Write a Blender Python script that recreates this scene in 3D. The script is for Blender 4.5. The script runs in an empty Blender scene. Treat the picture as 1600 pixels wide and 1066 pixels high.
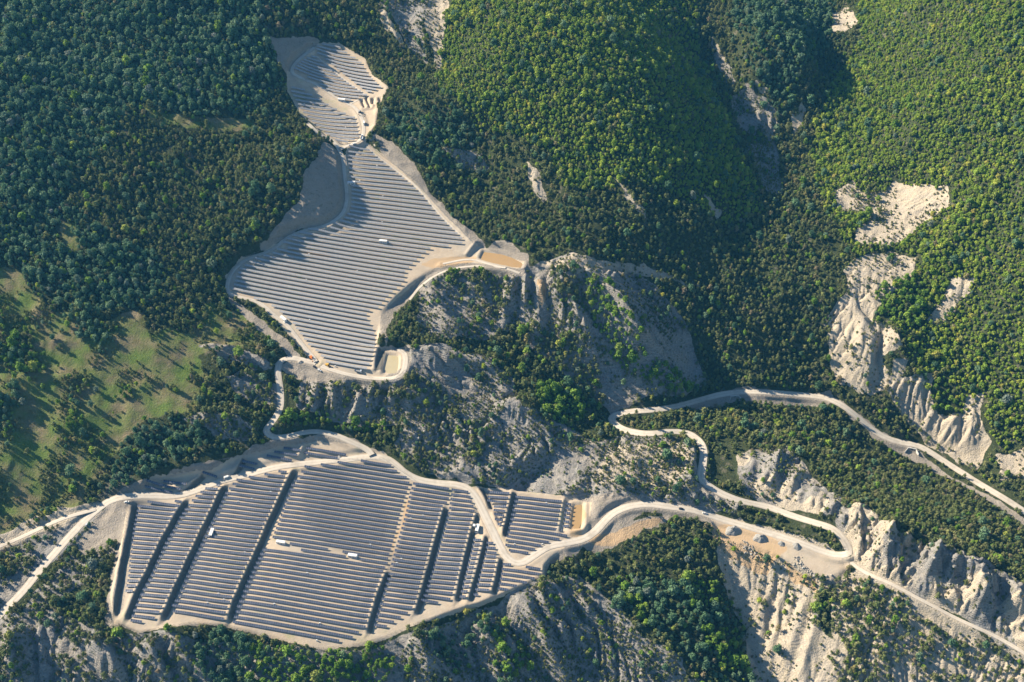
import bpy, math, random
import numpy as np
from mathutils import Vector
SC = bpy.context.scene
COL = SC.collection
R = math.radians
# ---------------------------------------------------------------- camera
CAM_H = 887.0; PITCH = R(43.0); HFOV = R(45.0)
cam_d = bpy.data.cameras.new('camera'); cam = bpy.data.objects.new('camera', cam_d); COL.objects.link(cam)
cam.location = (0, 0, CAM_H); cam.rotation_euler = (R(90) - PITCH, 0, 0)
cam_d.sensor_width = 36; cam_d.lens = 18 / math.tan(HFOV / 2); cam_d.clip_start = 1; cam_d.clip_end = 40000
SC.camera = cam
# ---------------------------------------------------------------- sky and sun
SUN_EL = R(33); SUN_DIR = Vector((-1.0, 0.44, 0)).normalized()      # horizontal direction towards the sun
W = bpy.data.worlds.new('World'); SC.world = W; W.use_nodes = True
nt = W.node_tree; nt.nodes.clear()
sky = nt.nodes.new('ShaderNodeTexSky'); sky.sky_type = 'NISHITA'; sky.sun_disc = False
sky.sun_elevation = SUN_EL; sky.sun_rotation = math.atan2(SUN_DIR.x, SUN_DIR.y)
sky.altitude = 900; sky.air_density = 1.3; sky.dust_density = 0.0; sky.ozone_density = 4.0
bg = nt.nodes.new('ShaderNodeBackground'); bg.inputs[1].default_value = 0.06
wo = nt.nodes.new('ShaderNodeOutputWorld')
nt.links.new(sky.outputs[0], bg.inputs[0]); nt.links.new(bg.outputs[0], wo.inputs[0])
sl = bpy.data.lights.new('sun', 'SUN'); sl.energy = 5.0; sl.angle = R(0.5); sl.color = (1.0, 0.87, 0.69)
sun = bpy.data.objects.new('sun', sl); COL.objects.link(sun); sun.location = (-400, 300, 900)
toward = Vector((SUN_DIR.x * math.cos(SUN_EL), SUN_DIR.y * math.cos(SUN_EL), math.sin(SUN_EL)))
sun.rotation_euler = toward.to_track_quat('Z', 'Y').to_euler()
SC.view_settings.view_transform = 'Standard'; SC.view_settings.look = 'None'
SC.view_settings.gamma = 1; SC.view_settings.exposure = 1.35
# ---------------------------------------------------------------- numbers: rays, noise, polygons
rng = np.random.default_rng(7); random.seed(7)
FPX = 800 / math.tan(HFOV / 2); cp, sp = math.cos(PITCH), math.sin(PITCH)
def ray(u, v):
    x = (np.asarray(u, float) - 800) / FPX; y = (533 - np.asarray(v, float)) / FPX
    d = np.stack([x, cp + y * sp, -sp + y * cp], -1)
    return d / np.linalg.norm(d, axis=-1, keepdims=True)
def at_height(u, v, z):
    d = ray(u, v); t = (np.asarray(z, float) - CAM_H) / d[..., 2]
    return d[..., 0] * t, d[..., 1] * t
def project(x, y, z):                                   # world -> photograph pixel, for choosing what is in view
    dz = z - CAM_H; f = y * cp - dz * sp; up = y * sp + dz * cp
    return 800 + FPX * x / f, 533 - FPX * up / f, f
def vnoise(x, y, seed=0):
    r = np.random.default_rng(seed).random((256, 256)).astype(np.float32)
    xi = np.floor(x).astype(np.int64); yi = np.floor(y).astype(np.int64)
    fx = (x - xi).astype(np.float32); fy = (y - yi).astype(np.float32)
    fx = fx * fx * (3 - 2 * fx); fy = fy * fy * (3 - 2 * fy)
    a = r[yi & 255, xi & 255]; b = r[yi & 255, (xi + 1) & 255]; c = r[(yi + 1) & 255, xi & 255]; d = r[(yi + 1) & 255, (xi + 1) & 255]
    return (a + (b - a) * fx) * (1 - fy) + (c + (d - c) * fx) * fy
def fbm(x, y, s, octv=4, seed=0, ridge=False, gain=0.5):
    o = 0; a = 1; t = 0
    for k in range(octv):
        q = s / 2 ** k
        n = vnoise(x / q + 13.7 * k, y / q + 5.1 * k, seed + k) * 2 - 1
        if ridge: n = 1 - 2 * np.abs(n)
        o = o + n * a; t += a; a *= gain
    return o / t
def sstep(a, b, x):
    t = np.clip((x - a) / (b - a), 0, 1); return t * t * (3 - 2 * t)
# core grid
CELL = 1.15; X0, X1, Y0, Y1 = -780, 840, 440, 1760
NX = int((X1 - X0) / CELL) + 1; NY = int((Y1 - Y0) / CELL) + 1
gx = X0 + np.arange(NX) * CELL; gy = Y0 + np.arange(NY) * CELL
GX, GY = np.meshgrid(gx.astype(np.float32), gy.astype(np.float32))
def sample(A, x, y):
    fx = np.clip((np.asarray(x, float) - X0) / CELL, 0, NX - 1.001); fy = np.clip((np.asarray(y, float) - Y0) / CELL, 0, NY - 1.001)
    i = fx.astype(int); j = fy.astype(int); fx = fx - i; fy = fy - j
    return (A[j, i] * (1 - fx) + A[j, i + 1] * fx) * (1 - fy) + (A[j + 1, i] * (1 - fx) + A[j + 1, i + 1] * fx) * fy
# ---------------------------------------------------------------- the lie of the land: spots seen in the photograph with their heights
CP = """
-200 -60 235, 0 0 212, 0 200 164, 0 350 126, 200 100 178, 200 300 124, 60 420 106, 200 420 92, 300 160 156, 350 260 124, 430 300 112, 400 350 98, 470 265 130, 500 310 106, 460 345 94
320 430 80, 340 520 64, 250 500 76, 100 500 84, 0 520 82, -200 500 100, 0 650 52, 150 640 46, 300 640 42, 380 620 40, 400 560 50, 250 735 22, 100 760 22, 0 790 20
-200 800 50, 100 850 10, 0 960 0, -200 1000 10, 40 1005 -7, 0 1066 -18, 150 950 0, 160 1066 -26, 300 1066 -23, 400 1066 -20, 500 1066 -20, 0 1250 -60, 300 1250 -66, 700 1250 -78, 1200 1250 -125, 1600 1250 -110
400 0 195, 450 60 166, 560 20 168, 640 60 146, 690 115 126, 670 -60 190, 640 0 168, 300 -60 220
514 575 46, 460 520 56, 365 450 66, 480 420 72, 600 450 63, 540 340 88, 700 380 74, 560 240 110, 620 290 98, 545 285 99, 480 160 128, 560 180 124, 500 130 134, 590 138 134, 510 72 148, 440 110 152, 620 110 138
640 200 118, 700 280 92, 740 330 78, 750 240 100, 790 405 70, 850 415 66, 960 412 56, 1050 485 22, 950 462 52, 990 520 30, 1180 430 24, 1125 500 6, 1180 545 -15, 1105 600 -32, 700 150 140, 800 150 146, 800 230 114, 900 200 132, 900 270 104, 1000 200 130
760 40 182, 850 0 200, 950 0 188, 1020 60 144, 1070 130 122, 1110 200 93, 1140 260 72, 1170 340 44, 1220 340 38, 1000 350 78, 900 330 82, 1100 440 28, 1120 380 40, 1200 490 6, 1000 430 42, 1250 575 -32, 1150 580 -28
1100 -20 140, 1130 100 84, 1165 170 62, 1205 270 48, 1200 60 126, 1255 70 116, 1180 0 148, 1240 130 90
1300 30 80, 1270 120 66, 1245 200 55, 1225 290 48, 1262 400 30, 1288 500 0, 1292 550 -20, 1300 590 -38, 1360 640 -48, 1430 692 -66, 1520 745 -70, 1600 800 -74, 1800 900 -84
1350 100 84, 1400 150 98, 1450 0 160, 1500 150 138, 1600 100 172, 1600 0 206, 1800 0 260, 1400 300 50, 1600 300 104, 1350 400 34, 1450 450 24, 1350 550 -6, 1395 500 10, 1500 550 -4, 1600 500 36, 1600 650 -22, 1500 680 -52, 1600 760 -62, 1420 600 -24, 1800 500 70, 1300 -60 75
1154 612 -38, 1053 636 -33, 954 654 -22, 1048 674 -19, 1098 715 -20, 1104 758 -20, 1200 791 -22, 1316 869 -26, 1200 831 -24, 1053 792 -18, 977 787 -14, 883 848 -12, 800 881 -12, 754 798 -5
1150 665 -30, 1250 680 -46, 1350 740 -46, 1480 790 -56, 1230 725 -8, 1330 790 -4, 1400 838 -6, 1500 880 -10, 1600 945 -16, 1750 1030 -26, 1402 917 -24, 1478 958 -29, 1600 1026 -36
1350 1000 -46, 1500 1066 -58, 1300 950 -38, 1280 1066 -70, 1240 872 -25, 1145 830 -21, 1200 950 -50, 1200 1066 -82, 1080 900 -28, 1130 1000 -52, 1160 1066 -66, 1165 950 -56
930 900 -30, 880 960 -34, 800 960 -27, 760 955 -20, 700 1066 -34, 850 1066 -54, 950 1000 -48, 1000 1066 -66, 1000 830 -19
1000 720 -7, 1060 700 -9, 940 720 -4, 900 745 -6, 870 660 6, 940 635 -16, 700 690 9, 800 700 4, 650 640 21, 760 650 17, 820 650 15, 760 745 -3, 690 735 3, 850 770 -13
840 520 30, 700 450 60, 690 520 44, 720 600 22, 790 600 14, 650 560 42, 900 600 4, 950 540 18, 1000 590 -2, 1040 606 -16, 550 655 22, 550 692 12, 577 713 7, 438 641 32, 416 672 25, 476 674 19, 620 590 42, 450 600 40
200 800 15, 200 930 11, 300 870 7, 450 850 2, 400 740 8, 600 870 -3, 720 880 -9, 840 800 -13, 500 990 -5, 250 970 6, 640 770 0, 560 740 4, 330 740 14, 620 975 -8, 780 920 -13
"""
cps = np.array([[float(q) for q in s.split()] for line in CP.strip().split('\n') for s in line.split(',')])
cx, cy = at_height(cps[:, 0], cps[:, 1], cps[:, 2]); cz = cps[:, 2]
def tps(P, z, lam=600.0):
    S = 1000.0; P = P / S; n = len(P); d2 = ((P[:, None] - P[None]) ** 2).sum(-1)
    K = np.where(d2 > 0, 0.5 * d2 * np.log(d2 + 1e-20), 0) + np.eye(n) * lam * 1e-6
    A = np.zeros((n + 3, n + 3)); A[:n, :n] = K; A[:n, n] = 1; A[:n, n + 1:] = P; A[n, :n] = 1; A[n + 1:, :n] = P.T
    w = np.linalg.solve(A, np.concatenate([z, [0, 0, 0]]))
    def f(x, y):
        x = x.ravel() / S; y = y.ravel() / S; out = np.empty(len(x))
        for s in range(0, len(x), 40000):
            q = slice(s, s + 40000); d = (x[q, None] - P[None, :, 0]) ** 2 + (y[q, None] - P[None, :, 1]) ** 2
            out[q] = (0.5 * d * np.log(d + 1e-20)) @ w[:n] + w[n] + w[n + 1] * x[q] + w[n + 2] * y[q]
        return out
    return f
F = tps(np.stack([cx, cy], -1), cz)
sx = X0 + np.arange(int((X1 - X0) / 6) + 2) * 6.0; sy = Y0 + np.arange(int((Y1 - Y0) / 6) + 2) * 6.0
CX, CY = np.meshgrid(sx, sy); C = F(CX, CY).reshape(CX.shape)
def up(A, st, x, y):                                    # cubic upsampling of the coarse surface
    def w(t):
        return [(-t + 2 * t * t - t ** 3) / 2, (2 - 5 * t * t + 3 * t ** 3) / 2, (t + 4 * t * t - 3 * t ** 3) / 2, (-t * t + t ** 3) / 2]
    fx = (x - X0) / st; i = np.clip(fx.astype(int), 0, A.shape[1] - 2); tx = fx - i
    fy = (y - Y0) / st; j = np.clip(fy.astype(int), 0, A.shape[0] - 2); ty = fy - j
    B = sum(wt[None, :] * A[:, np.clip(i + k - 1, 0, A.shape[1] - 1)] for k, wt in enumerate(w(tx)))
    return sum(wt[:, None] * B[np.clip(j + k - 1, 0, A.shape[0] - 1), :] for k, wt in enumerate(w(ty)))
H = up(C, 6.0, gx, gy).astype(np.float32)
def hit(u, v, A=None):                                  # where the sight line through a spot of the photograph meets the land
    A = H if A is None else A
    u = np.atleast_1d(np.asarray(u, float)); v = np.atleast_1d(np.asarray(v, float)); d = ray(u, v)
    ts = np.arange(600, 2600, 3.0)
    px = d[:, 0, None] * ts; py = d[:, 1, None] * ts; pz = CAM_H + d[:, 2, None] * ts
    below = pz < sample(A, px, py); k = np.argmax(below, 1); k[~below.any(1)] = len(ts) - 1
    a = ts[np.maximum(k - 1, 0)]; b = ts[k]
    for _ in range(12):
        m = (a + b) / 2; bl = CAM_H + d[:, 2] * m < sample(A, d[:, 0] * m, d[:, 1] * m); b = np.where(bl, m, b); a = np.where(bl, a, m)
    return np.stack([d[:, 0] * b, d[:, 1] * b], -1)
def parse(s): return np.array([[float(q) for q in p.split(',')] for p in s.split()])
def W2(s, A=None):
    p = parse(s) if isinstance(s, str) else np.asarray(s, float)
    return hit(p[:, 0], p[:, 1], A)
def inpoly(P, x, y):
    c = np.zeros(x.shape, bool); n = len(P)
    for i in range(n):
        x1, y1 = P[i]; x2, y2 = P[i - 1]
        if y1 == y2: continue
        c ^= ((y1 > y) != (y2 > y)) & (x < (x2 - x1) * (y - y1) / (y2 - y1) + x1)
    return c
def box(P, pad):
    i0 = max(int((P[:, 0].min() - pad - X0) / CELL), 0); i1 = min(int((P[:, 0].max() + pad - X0) / CELL) + 2, NX)
    j0 = max(int((P[:, 1].min() - pad - Y0) / CELL), 0); j1 = min(int((P[:, 1].max() + pad - Y0) / CELL) + 2, NY)
    return slice(j0, j1), slice(i0, i1)
def polydist(P, x, y, closed=False):                    # distance, signed side, arc length to a polyline
    best = np.full(x.shape, 1e9, np.float32); side = np.zeros(x.shape, np.float32); arc = np.zeros(x.shape, np.float32); s = 0
    n = len(P)
    for i in range(n if closed else n - 1):
        a = P[i]; b = P[(i + 1) % n]; e = b - a; L = math.hypot(*e)
        if L < 1e-6: continue
        t = np.clip(((x - a[0]) * e[0] + (y - a[1]) * e[1]) / L ** 2, 0, 1)
        dx = x - a[0] - t * e[0]; dy = y - a[1] - t * e[1]; d = np.sqrt(dx * dx + dy * dy); m = d < best
        best[m] = d[m]; side[m] = np.sign(e[0] * dy - e[1] * dx)[m]; arc[m] = (s + t * L)[m]; s += L
    return best, side, arc
def smooth_line(P, n=4):                                # corner cutting
    P = np.asarray(P, float)
    for _ in range(n):
        Q = [P[0]]
        for a, b in zip(P[:-1], P[1:]): Q += [a * .75 + b * .25, a * .25 + b * .75]
        Q.append(P[-1]); P = np.array(Q)
    return P
def resample(P, step):
    P = np.asarray(P, float); L = np.r_[0, np.cumsum(np.hypot(*np.diff(P, axis=0).T))]; n = max(int(L[-1] / step), 2)
    t = np.linspace(0, L[-1], n + 1); return np.stack([np.interp(t, L, P[:, k]) for k in range(P.shape[1])], -1)
# ---------------------------------------------------------------- broad unevenness, ridges, gullies and terrace banks
def blur(A, n):
    for _ in range(n):
        P = np.pad(A, 1, mode='edge'); A = (P[:-2, 1:-1] + P[2:, 1:-1] + P[1:-1, :-2] + P[1:-1, 2:] + 2 * P[1:-1, 1:-1]) / 6
    return A
PADS = {
 'lower': '198,792 236,742 300,738 330,735 372,712 430,700 500,690 560,697 600,705 640,742 700,750 740,760 800,764 890,776 925,785 918,830 895,845 852,884 850,905 760,945 660,975 600,1000 560,1010 500,1015 430,1000 350,980 300,978 220,995 180,978 174,940 190,850',
 'middle': '355,455 352,430 375,400 410,390 440,370 470,352 510,352 535,335 540,300 535,255 546,226 575,226 600,245 640,280 670,310 700,345 735,378 760,385 820,410 810,425 740,412 690,412 650,440 615,470 595,490 590,540 600,545 635,548 635,580 600,595 540,592 500,582 470,545 430,500 400,475',
 'upper': '448,112 480,72 505,66 530,68 570,92 582,118 608,138 590,165 588,200 570,228 530,232 500,210 470,180 448,142'}
PADS['terrace'] = '1103,803 1150,815 1200,833 1240,845 1300,870 1330,882 1300,908 1255,888 1220,872 1170,852 1140,845 1118,826'
PADW = {k: W2(s) for k, s in PADS.items()}
for k, P in PADW.items():                                # machines have graded the pads: an even, slightly dished surface
    b = box(P, 12); ins = inpoly(P, GX[b], GY[b]); wt = np.clip(blur(ins.astype(np.float32), 10) * 1.6 - 0.3, 0, 1)
    c0 = P.mean(0); xx = (GX[b] - c0[0]) / 200; yy = (GY[b] - c0[1]) / 200; B = [np.ones_like(xx), xx, yy] + ([xx * xx, xx * yy, yy * yy, yy ** 3] if k != 'terrace' else []); B = np.stack(B, -1)
    co, *_ = np.linalg.lstsq(B[ins][::7], H[b][ins][::7], rcond=None); H[b] = H[b] * (1 - wt * 0.9) + (B @ co) * wt * 0.9
padm = np.zeros(H.shape, np.float32)
for P in PADW.values():
    b = box(P, 3); padm[b] = np.maximum(padm[b], inpoly(P, GX[b], GY[b]))
padm = np.clip(blur(padm, 6), 0, 1)
H += (1 - padm) * (fbm(GX, GY, 95, 3, 11) * 8 + fbm(GX, GY, 34, 3, 21, True) * 2.2 * (0.4 + 1.2 * vnoise(GX / 120, GY / 120, 9)))
LINES = """
590,12 612,45 634,76|7|12
660,0 668,50 680,112|5|14
838,432 846,480 832,545|9|13
858,428 886,478 906,520 945,575|12|15
800,430 800,470 785,520|6|10
820,430 822,480 812,520|5|7
850,410 905,424 950,455 990,506 1020,560 1045,604|9|26
975,416 1016,446 1056,492 1086,545 1106,598|-11|30
664,446 690,500 740,535|8|16
700,430 760,470 790,520|4|14
640,556 700,560 762,582 806,625|10|22
780,632 812,636 846,660|8|16
520,590 514,620 505,650|5|9
556,592 548,625 540,655|-4|9
600,600 592,630 600,655|-5|10
640,600 650,630 690,655|6|14
620,690 700,664 765,668|5|18
640,715 740,700 810,690|-4|14
935,690 880,715 832,742 790,765|-9|14
945,690 900,712 850,745|6|10
760,735 820,720 850,700|5|12
1068,690 1084,712 1080,748 1062,778|9|15
1074,758 1086,785|7|6
1092,762 1104,785|6|6
1112,772 1124,792|6|6
1134,776 1148,796|6|6
1216,702 1206,738 1196,768|8|11
1244,735 1236,765|5|8
1284,770 1276,800|5|9
1320,792 1400,826 1440,850 1500,872 1542,886 1600,930|10|22
1328,800 1330,835 1345,860|8|12
1404,822 1386,850 1380,885|20|16
1470,862 1456,884 1450,905|17|13
1500,880 1486,905|9|10
1540,888 1530,908 1534,940 1528,965|20|16
1592,918 1598,965|12|13
1426,850 1422,880|-9|10
1515,890 1505,925|-8|10
1565,905 1568,950|-9|12
1352,812 1390,835|-7|11
12,975 22,1020 26,1066|9|9
60,990 80,1030 90,1066|-6|14
146,1000 172,1030 190,1066|9|12
222,998 244,1030 262,1066|7|9
252,985 292,1022 335,1066|8|11
300,990 330,1020 380,1066|-7|14
560,1020 570,1066|-5|12
640,985 652,1020 700,1066|9|13
705,975 720,1020 760,1066|-7|14
740,965 770,1000 800,1066|6|12
804,935 842,982 886,1060|9|12
840,905 882,960 910,1020|8|13
860,940 900,1000 930,1066|-6|10
898,900 960,960 1032,1012 1096,1066|9|16
1122,850 1144,910 1165,980 1190,1066|-8|14
1218,895 1207,950 1190,1020|-2.5|4
1236,900 1224,940 1212,1000|-2.5|3.5
1204,930 1196,985 1190,1000|-4|4
1262,925 1240,980 1220,1050|3|6
1285,950 1256,1010 1240,1066|4|7
1345,470 1380,520 1370,620|-5|8
1380,500 1374,560 1388,600|-8|6
1400,505 1408,545|6|6
1480,650 1490,700|5|8
1510,640 1516,700|6|8
1110,55 1130,92|5|10
1165,120 1205,160|6|10
820,250 850,310|5|11
320,545 370,548 425,570|6|12
300,652 350,655 400,660|6|12
340,590 385,605|5|9
700,235 760,255|5|12
960,255 1000,330 1060,370|5|18
1100,270 1140,330|6|14
1095,330 1130,400 1160,450|6|18
1060,330 1110,400 1160,450|7|18
1190,380 1215,430 1235,480|4|16
1150,40 1185,110 1200,150|10|22
1230,20 1262,70 1240,130|8|20
640,150 680,220 720,280|7|16
830,240 900,320 960,380|7|16
1480,120 1420,230 1340,280|8|26
1560,250 1500,350 1450,430|8|24
1600,420 1540,520 1500,600|7|20
760,385 800,395 850,400|4|12
"""
def ribs(a, b, dx, dy, n, amp, w, seed):                 # a row of side ribs running down a face
    r = random.Random(seed); out = []
    for k in range(n):
        t = (k + r.uniform(0.2, 0.8)) / n; x = a[0] + (b[0] - a[0]) * t; y = a[1] + (b[1] - a[1]) * t + r.uniform(-4, 4); q = r.uniform(0.6, 1.1); m = r.uniform(-0.12, 0.12) * abs(dy)
        out.append('%.0f,%.0f %.0f,%.0f %.0f,%.0f|%.1f|%.1f' % (x, y, x + dx * q * 0.5 + m, y + dy * q * 0.5, x + dx * q, y + dy * q, amp * r.uniform(0.6, 1.3), w * r.uniform(0.7, 1.2)))
    return out
RIBS = (ribs((795, 428), (835, 436), -8, 80, 5, 4, 5, 1) + ribs((845, 440), (900, 470), 12, 60, 7, 4.5, 5, 2) + ribs((650, 545), (760, 560), 46, 34, 10, 3.2, 5, 3) + ribs((650, 585), (740, 600), 44, 30, 7, 3, 5, 4) + ribs((480, 600), (640, 604), -6, 48, 13, 3.5, 5, 5)
    + ribs((1400, 575), (1480, 600), -18, 40, 7, 3, 5, 6) + ribs((1460, 640), (1540, 660), -22, 46, 8, 3, 5, 7) + ribs((1330, 500), (1390, 540), -14, 50, 6, 3, 5, 8) + ribs((1190, 885), (1250, 900), -12, 80, 4, -1.6, 3, 9) + ribs((0, 985), (180, 1000), 14, 66, 9, 4, 6, 10)
    + ribs((200, 1000), (330, 1000), 26, 60, 7, 4, 6, 11) + ribs((790, 930), (900, 900), 60, 100, 8, 4, 6, 12) + ribs((640, 990), (780, 960), 30, 70, 7, 4, 6, 13) + ribs((1340, 800), (1600, 925), -14, 40, 20, 5, 5, 14) + ribs((330, 548), (410, 560), 30, 26, 6, 2.5, 4, 15)
    + ribs((300, 655), (390, 650), 18, 30, 6, 2.5, 4, 16) + ribs((930, 440), (1010, 530), 50, 44, 12, 4.5, 5, 17) + ribs((1010, 540), (1050, 600), 40, 30, 5, 4, 5, 24) + ribs((860, 405), (990, 425), -6, 16, 8, 2, 4, 18) + ribs((690, 690), (900, 650), 20, 30, 12, 2.5, 6, 19) + ribs((1165, 150), (1200, 230), 24, 34, 6, 3, 5, 20) + ribs((1170, 715), (1320, 790), -10, 28, 9, 4, 5, 21) + ribs((560, 300), (440, 310), 24, 20, 1, 0.5, 5, 22))
for ln in LINES.strip().split('\n') + RIBS:
    a, amp, w = ln.split('|'); amp = float(amp); w = float(w)
    P = smooth_line(W2(a), 2); b = box(P, w * 2.2); L = np.hypot(*np.diff(P, axis=0).T).sum()
    wob = 1 + 0.35 * fbm(GX[b], GY[b], 22, 2, 5)
    d, s, arc = polydist(P, GX[b] + 5 * fbm(GX[b], GY[b], 26, 2, 31), GY[b] + 5 * fbm(GX[b], GY[b], 26, 2, 32)); q = d / (w * wob)
    taper = sstep(-0.05, 0.25, arc / L) * sstep(-0.05, 0.25, 1 - arc / L) * 0.8 + 0.2
    H[b] += amp * taper * (np.clip(1 - q, 0, 1) ** 1.0 * 0.75 + 0.25 * np.exp(-q * q)) * np.exp(-(np.maximum(q - 1, 0) * 3) ** 2) * (1 - padm[b])
# bare rock, marl and scree, cut by running water
GREY = {
 'g1': '655,440 700,422 800,430 870,400 930,405 1000,425 1070,500 1108,600 1060,622 1000,622 960,648 900,600 850,560 800,520 700,530 650,520',
 'g2': '640,540 700,540 760,556 800,590 815,640 760,652 700,630 640,600',
 'g3': '468,592 640,596 700,625 770,655 700,668 560,662 500,652 465,636',
 'g4': '308,540 350,538 400,552 424,575 415,584 380,572 345,560', 'g4b': '350,588 372,582 410,592 432,600 430,640 400,636 372,618', 'g4c': '282,654 320,646 375,652 400,664 392,690 350,690 322,668', 'g14': '1184,985 1196,930 1214,915 1204,960 1192,990', 'g15': '1212,1018 1228,975 1250,950 1290,945 1262,1000 1240,1066 1215,1050',
 'g5': '0,962 60,950 180,990 260,985 430,1010 560,1018 700,972 770,948 850,900 905,895 1000,985 1100,1066 700,1290 -100,1290 -100,962',
 'g6': '610,690 640,660 760,655 850,645 930,690 960,690 1000,700 900,745 880,775 760,758 690,746 640,725',
 'g12': '-60,870 100,800 160,792 150,830 105,862 60,905 -60,1000', 'g13': '30,950 110,870 180,835 182,860 150,900 60,960', 'p12': '925,690 985,680 1060,682 1088,700 1094,745 1060,790 940,782 880,776 905,735 930,705', 'g7': '1060,770 1100,755 1160,785 1150,800 1060,790', 'g8': '690,232 750,238 770,262 720,262',
 'g9': '1165,125 1215,180 1222,300 1195,300 1170,230 1140,150', 'g10': '1110,55 1140,100 1150,140 1125,120',
 'g11': '590,10 606,14 640,78 668,100 660,40 700,-30 640,-30'}
PALE = {
 'p1': '664,-30 705,-30 696,50 690,98 681,118 676,80 666,40', 'p2': '588,12 600,15 634,74 625,74 598,45',
 'p3': '1303,300 1335,282 1348,302 1380,298 1398,282 1440,292 1482,288 1482,322 1440,350 1412,378 1380,388 1338,376 1334,362 1362,335 1308,326',
 'p4': '1333,406 1390,392 1436,400 1422,432 1374,480 1362,502 1400,510 1412,545 1380,562 1386,602 1360,622 1320,602 1293,560 1288,500 1308,470 1330,450 1322,422',
 'p5': '1448,500 1490,433 1522,430 1516,452 1490,492 1465,512', 'p6': '1396,560 1420,560 1412,590 1470,578 1450,602 1458,640 1500,650 1512,620 1540,618 1532,650 1546,690 1532,732 1490,716 1440,680 1400,642 1385,610',
 'p7': '1560,712 1640,680 1640,742 1562,752', 'p8': '1155,708 1232,698 1262,738 1332,790 1312,806 1262,800 1160,772 1150,730',
 'p9': '1306,790 1350,788 1400,818 1480,858 1540,874 1600,914 1700,990 1700,1080 1540,990 1430,928 1338,892 1318,850',
 'p10': '1113,815 1170,812 1290,850 1335,880 1305,912 1262,955 1300,1000 1310,1290 1170,1290 1170,1040 1160,985 1138,930 1120,880',
 'p12': '955,694 1060,690 1086,705 1072,738 1000,758 930,762 935,722', 'p24': '1000,752 1060,745 1055,762 1000,768', 'p13': '820,248 842,270 856,312 845,318 830,290',
 'p14': '870,404 930,402 1000,420 985,432 900,425 840,412', 'p15': '940,400 1010,415 1100,455 1000,428', 'p16': '955,270 1005,330 1010,345 985,320',
 'p17': '1095,300 1130,330 1120,345', 'p18': '1300,900 1345,892 1440,940 1640,1045 1640,1290 1300,1290', 'p19': '1300,20 1325,10 1345,35 1300,55',
 'p20': '1238,185 1252,160 1262,170 1240,215', 'p21': '1120,60 1136,92 1122,88', 'p22': '1170,120 1205,150 1192,152', 'p23': '-60,850 40,815 100,792 165,785 140,812 60,838 -60,880'}
SOIL = {  # bare earth moved by machines
 's1': '436,350 466,306 484,262 508,222 532,234 540,270 546,320 522,346 470,356 440,376 404,396 408,380', 's2': '420,55 480,58 500,66 470,95 448,118 430,90',
 's3': '582,205 615,222 645,255 672,296 704,338 748,372 758,384 742,396 700,365 650,300 600,245', 's4': '640,410 690,398 760,400 830,410 815,430 740,420 690,425 655,450 610,500 600,545 585,520 590,480',
 's5': '352,448 368,468 404,492 440,528 474,556 460,563 424,534 384,494 356,468', 's6': '175,800 235,770 215,810 200,850 190,980 165,985 176,900 184,840 168,850 130,868 120,850',
 's7': '590,712 560,690 500,678 430,688 400,700 360,715 230,745 180,770 160,800 240,790 500,722', 's8': '885,775 1000,780 1100,795 1200,830 1190,840 1100,812 1010,800 950,835 900,860 860,880 852,905 830,890',
 's9': '425,565 480,560 640,585 630,600 480,598', 's10': '900,850 980,815 1060,800 1040,815 960,850 930,860', 's11': '150,800 200,795 190,830 140,860',
 's14': '742,384 790,378 826,398 830,422 800,432 742,420', 's15': '590,542 640,540 642,592 590,596', 's12': '1290,612 1340,645 1430,702 1600,808 1640,835 1640,850 1500,755 1400,706 1330,655', 's13': '1060,628 1150,606 1300,612 1310,630 1150,630 1080,640'}
GRASS = {'m1': '-80,420 25,420 52,457 62,482 100,488 165,498 212,486 232,522 268,512 330,540 312,560 332,600 345,640 285,645 240,650 190,690 150,745 120,790 60,822 -80,850',
 'm2': '92,352 118,345 124,385 112,398 96,380', 'm3': '222,168 300,184 395,186 398,200 330,206 240,196', 'm4': '325,470 415,500 440,530 330,545 290,520'}
def raster(d, pad=4, blurn=2):
    M = np.zeros(H.shape, np.float32)
    for s in d.values():
        P = W2(s); b = box(P, pad)
        jx = GX[b] + 5 * fbm(GX[b], GY[b], 14, 3, 61); jy = GY[b] + 5 * fbm(GX[b], GY[b], 14, 3, 71)
        M[b] = np.maximum(M[b], inpoly(P, jx, jy))
    return np.clip(blur(M, blurn), 0, 1)
Mgrey = raster(GREY); Mpale = raster(PALE); CRAG = raster({'p9': PALE['p9'], 'p8': PALE['p8']}, 4, 3)
Mpale *= 1 - 0.8 * CRAG * (fbm(GX, GY, 20, 3, 49) > 0.0); Mgrey = np.maximum(Mgrey, CRAG)
rock = np.clip(Mgrey + Mpale, 0, 1) * (1 - padm)
H += rock * (fbm(GX, GY, 18, 4, 41, True) * 1.7 * (0.3 + 1.4 * vnoise(GX / 50, GY / 50, 8)) + fbm(GX, GY, 5, 2, 42) * 0.5)
H += np.clip(raster({'p9': PALE['p9']}, 4, 6), 0, 1) * (fbm(GX, GY, 26, 3, 43, True) * 5.0 + fbm(GX, GY, 10, 3, 44, True) * 4.2)
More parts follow.
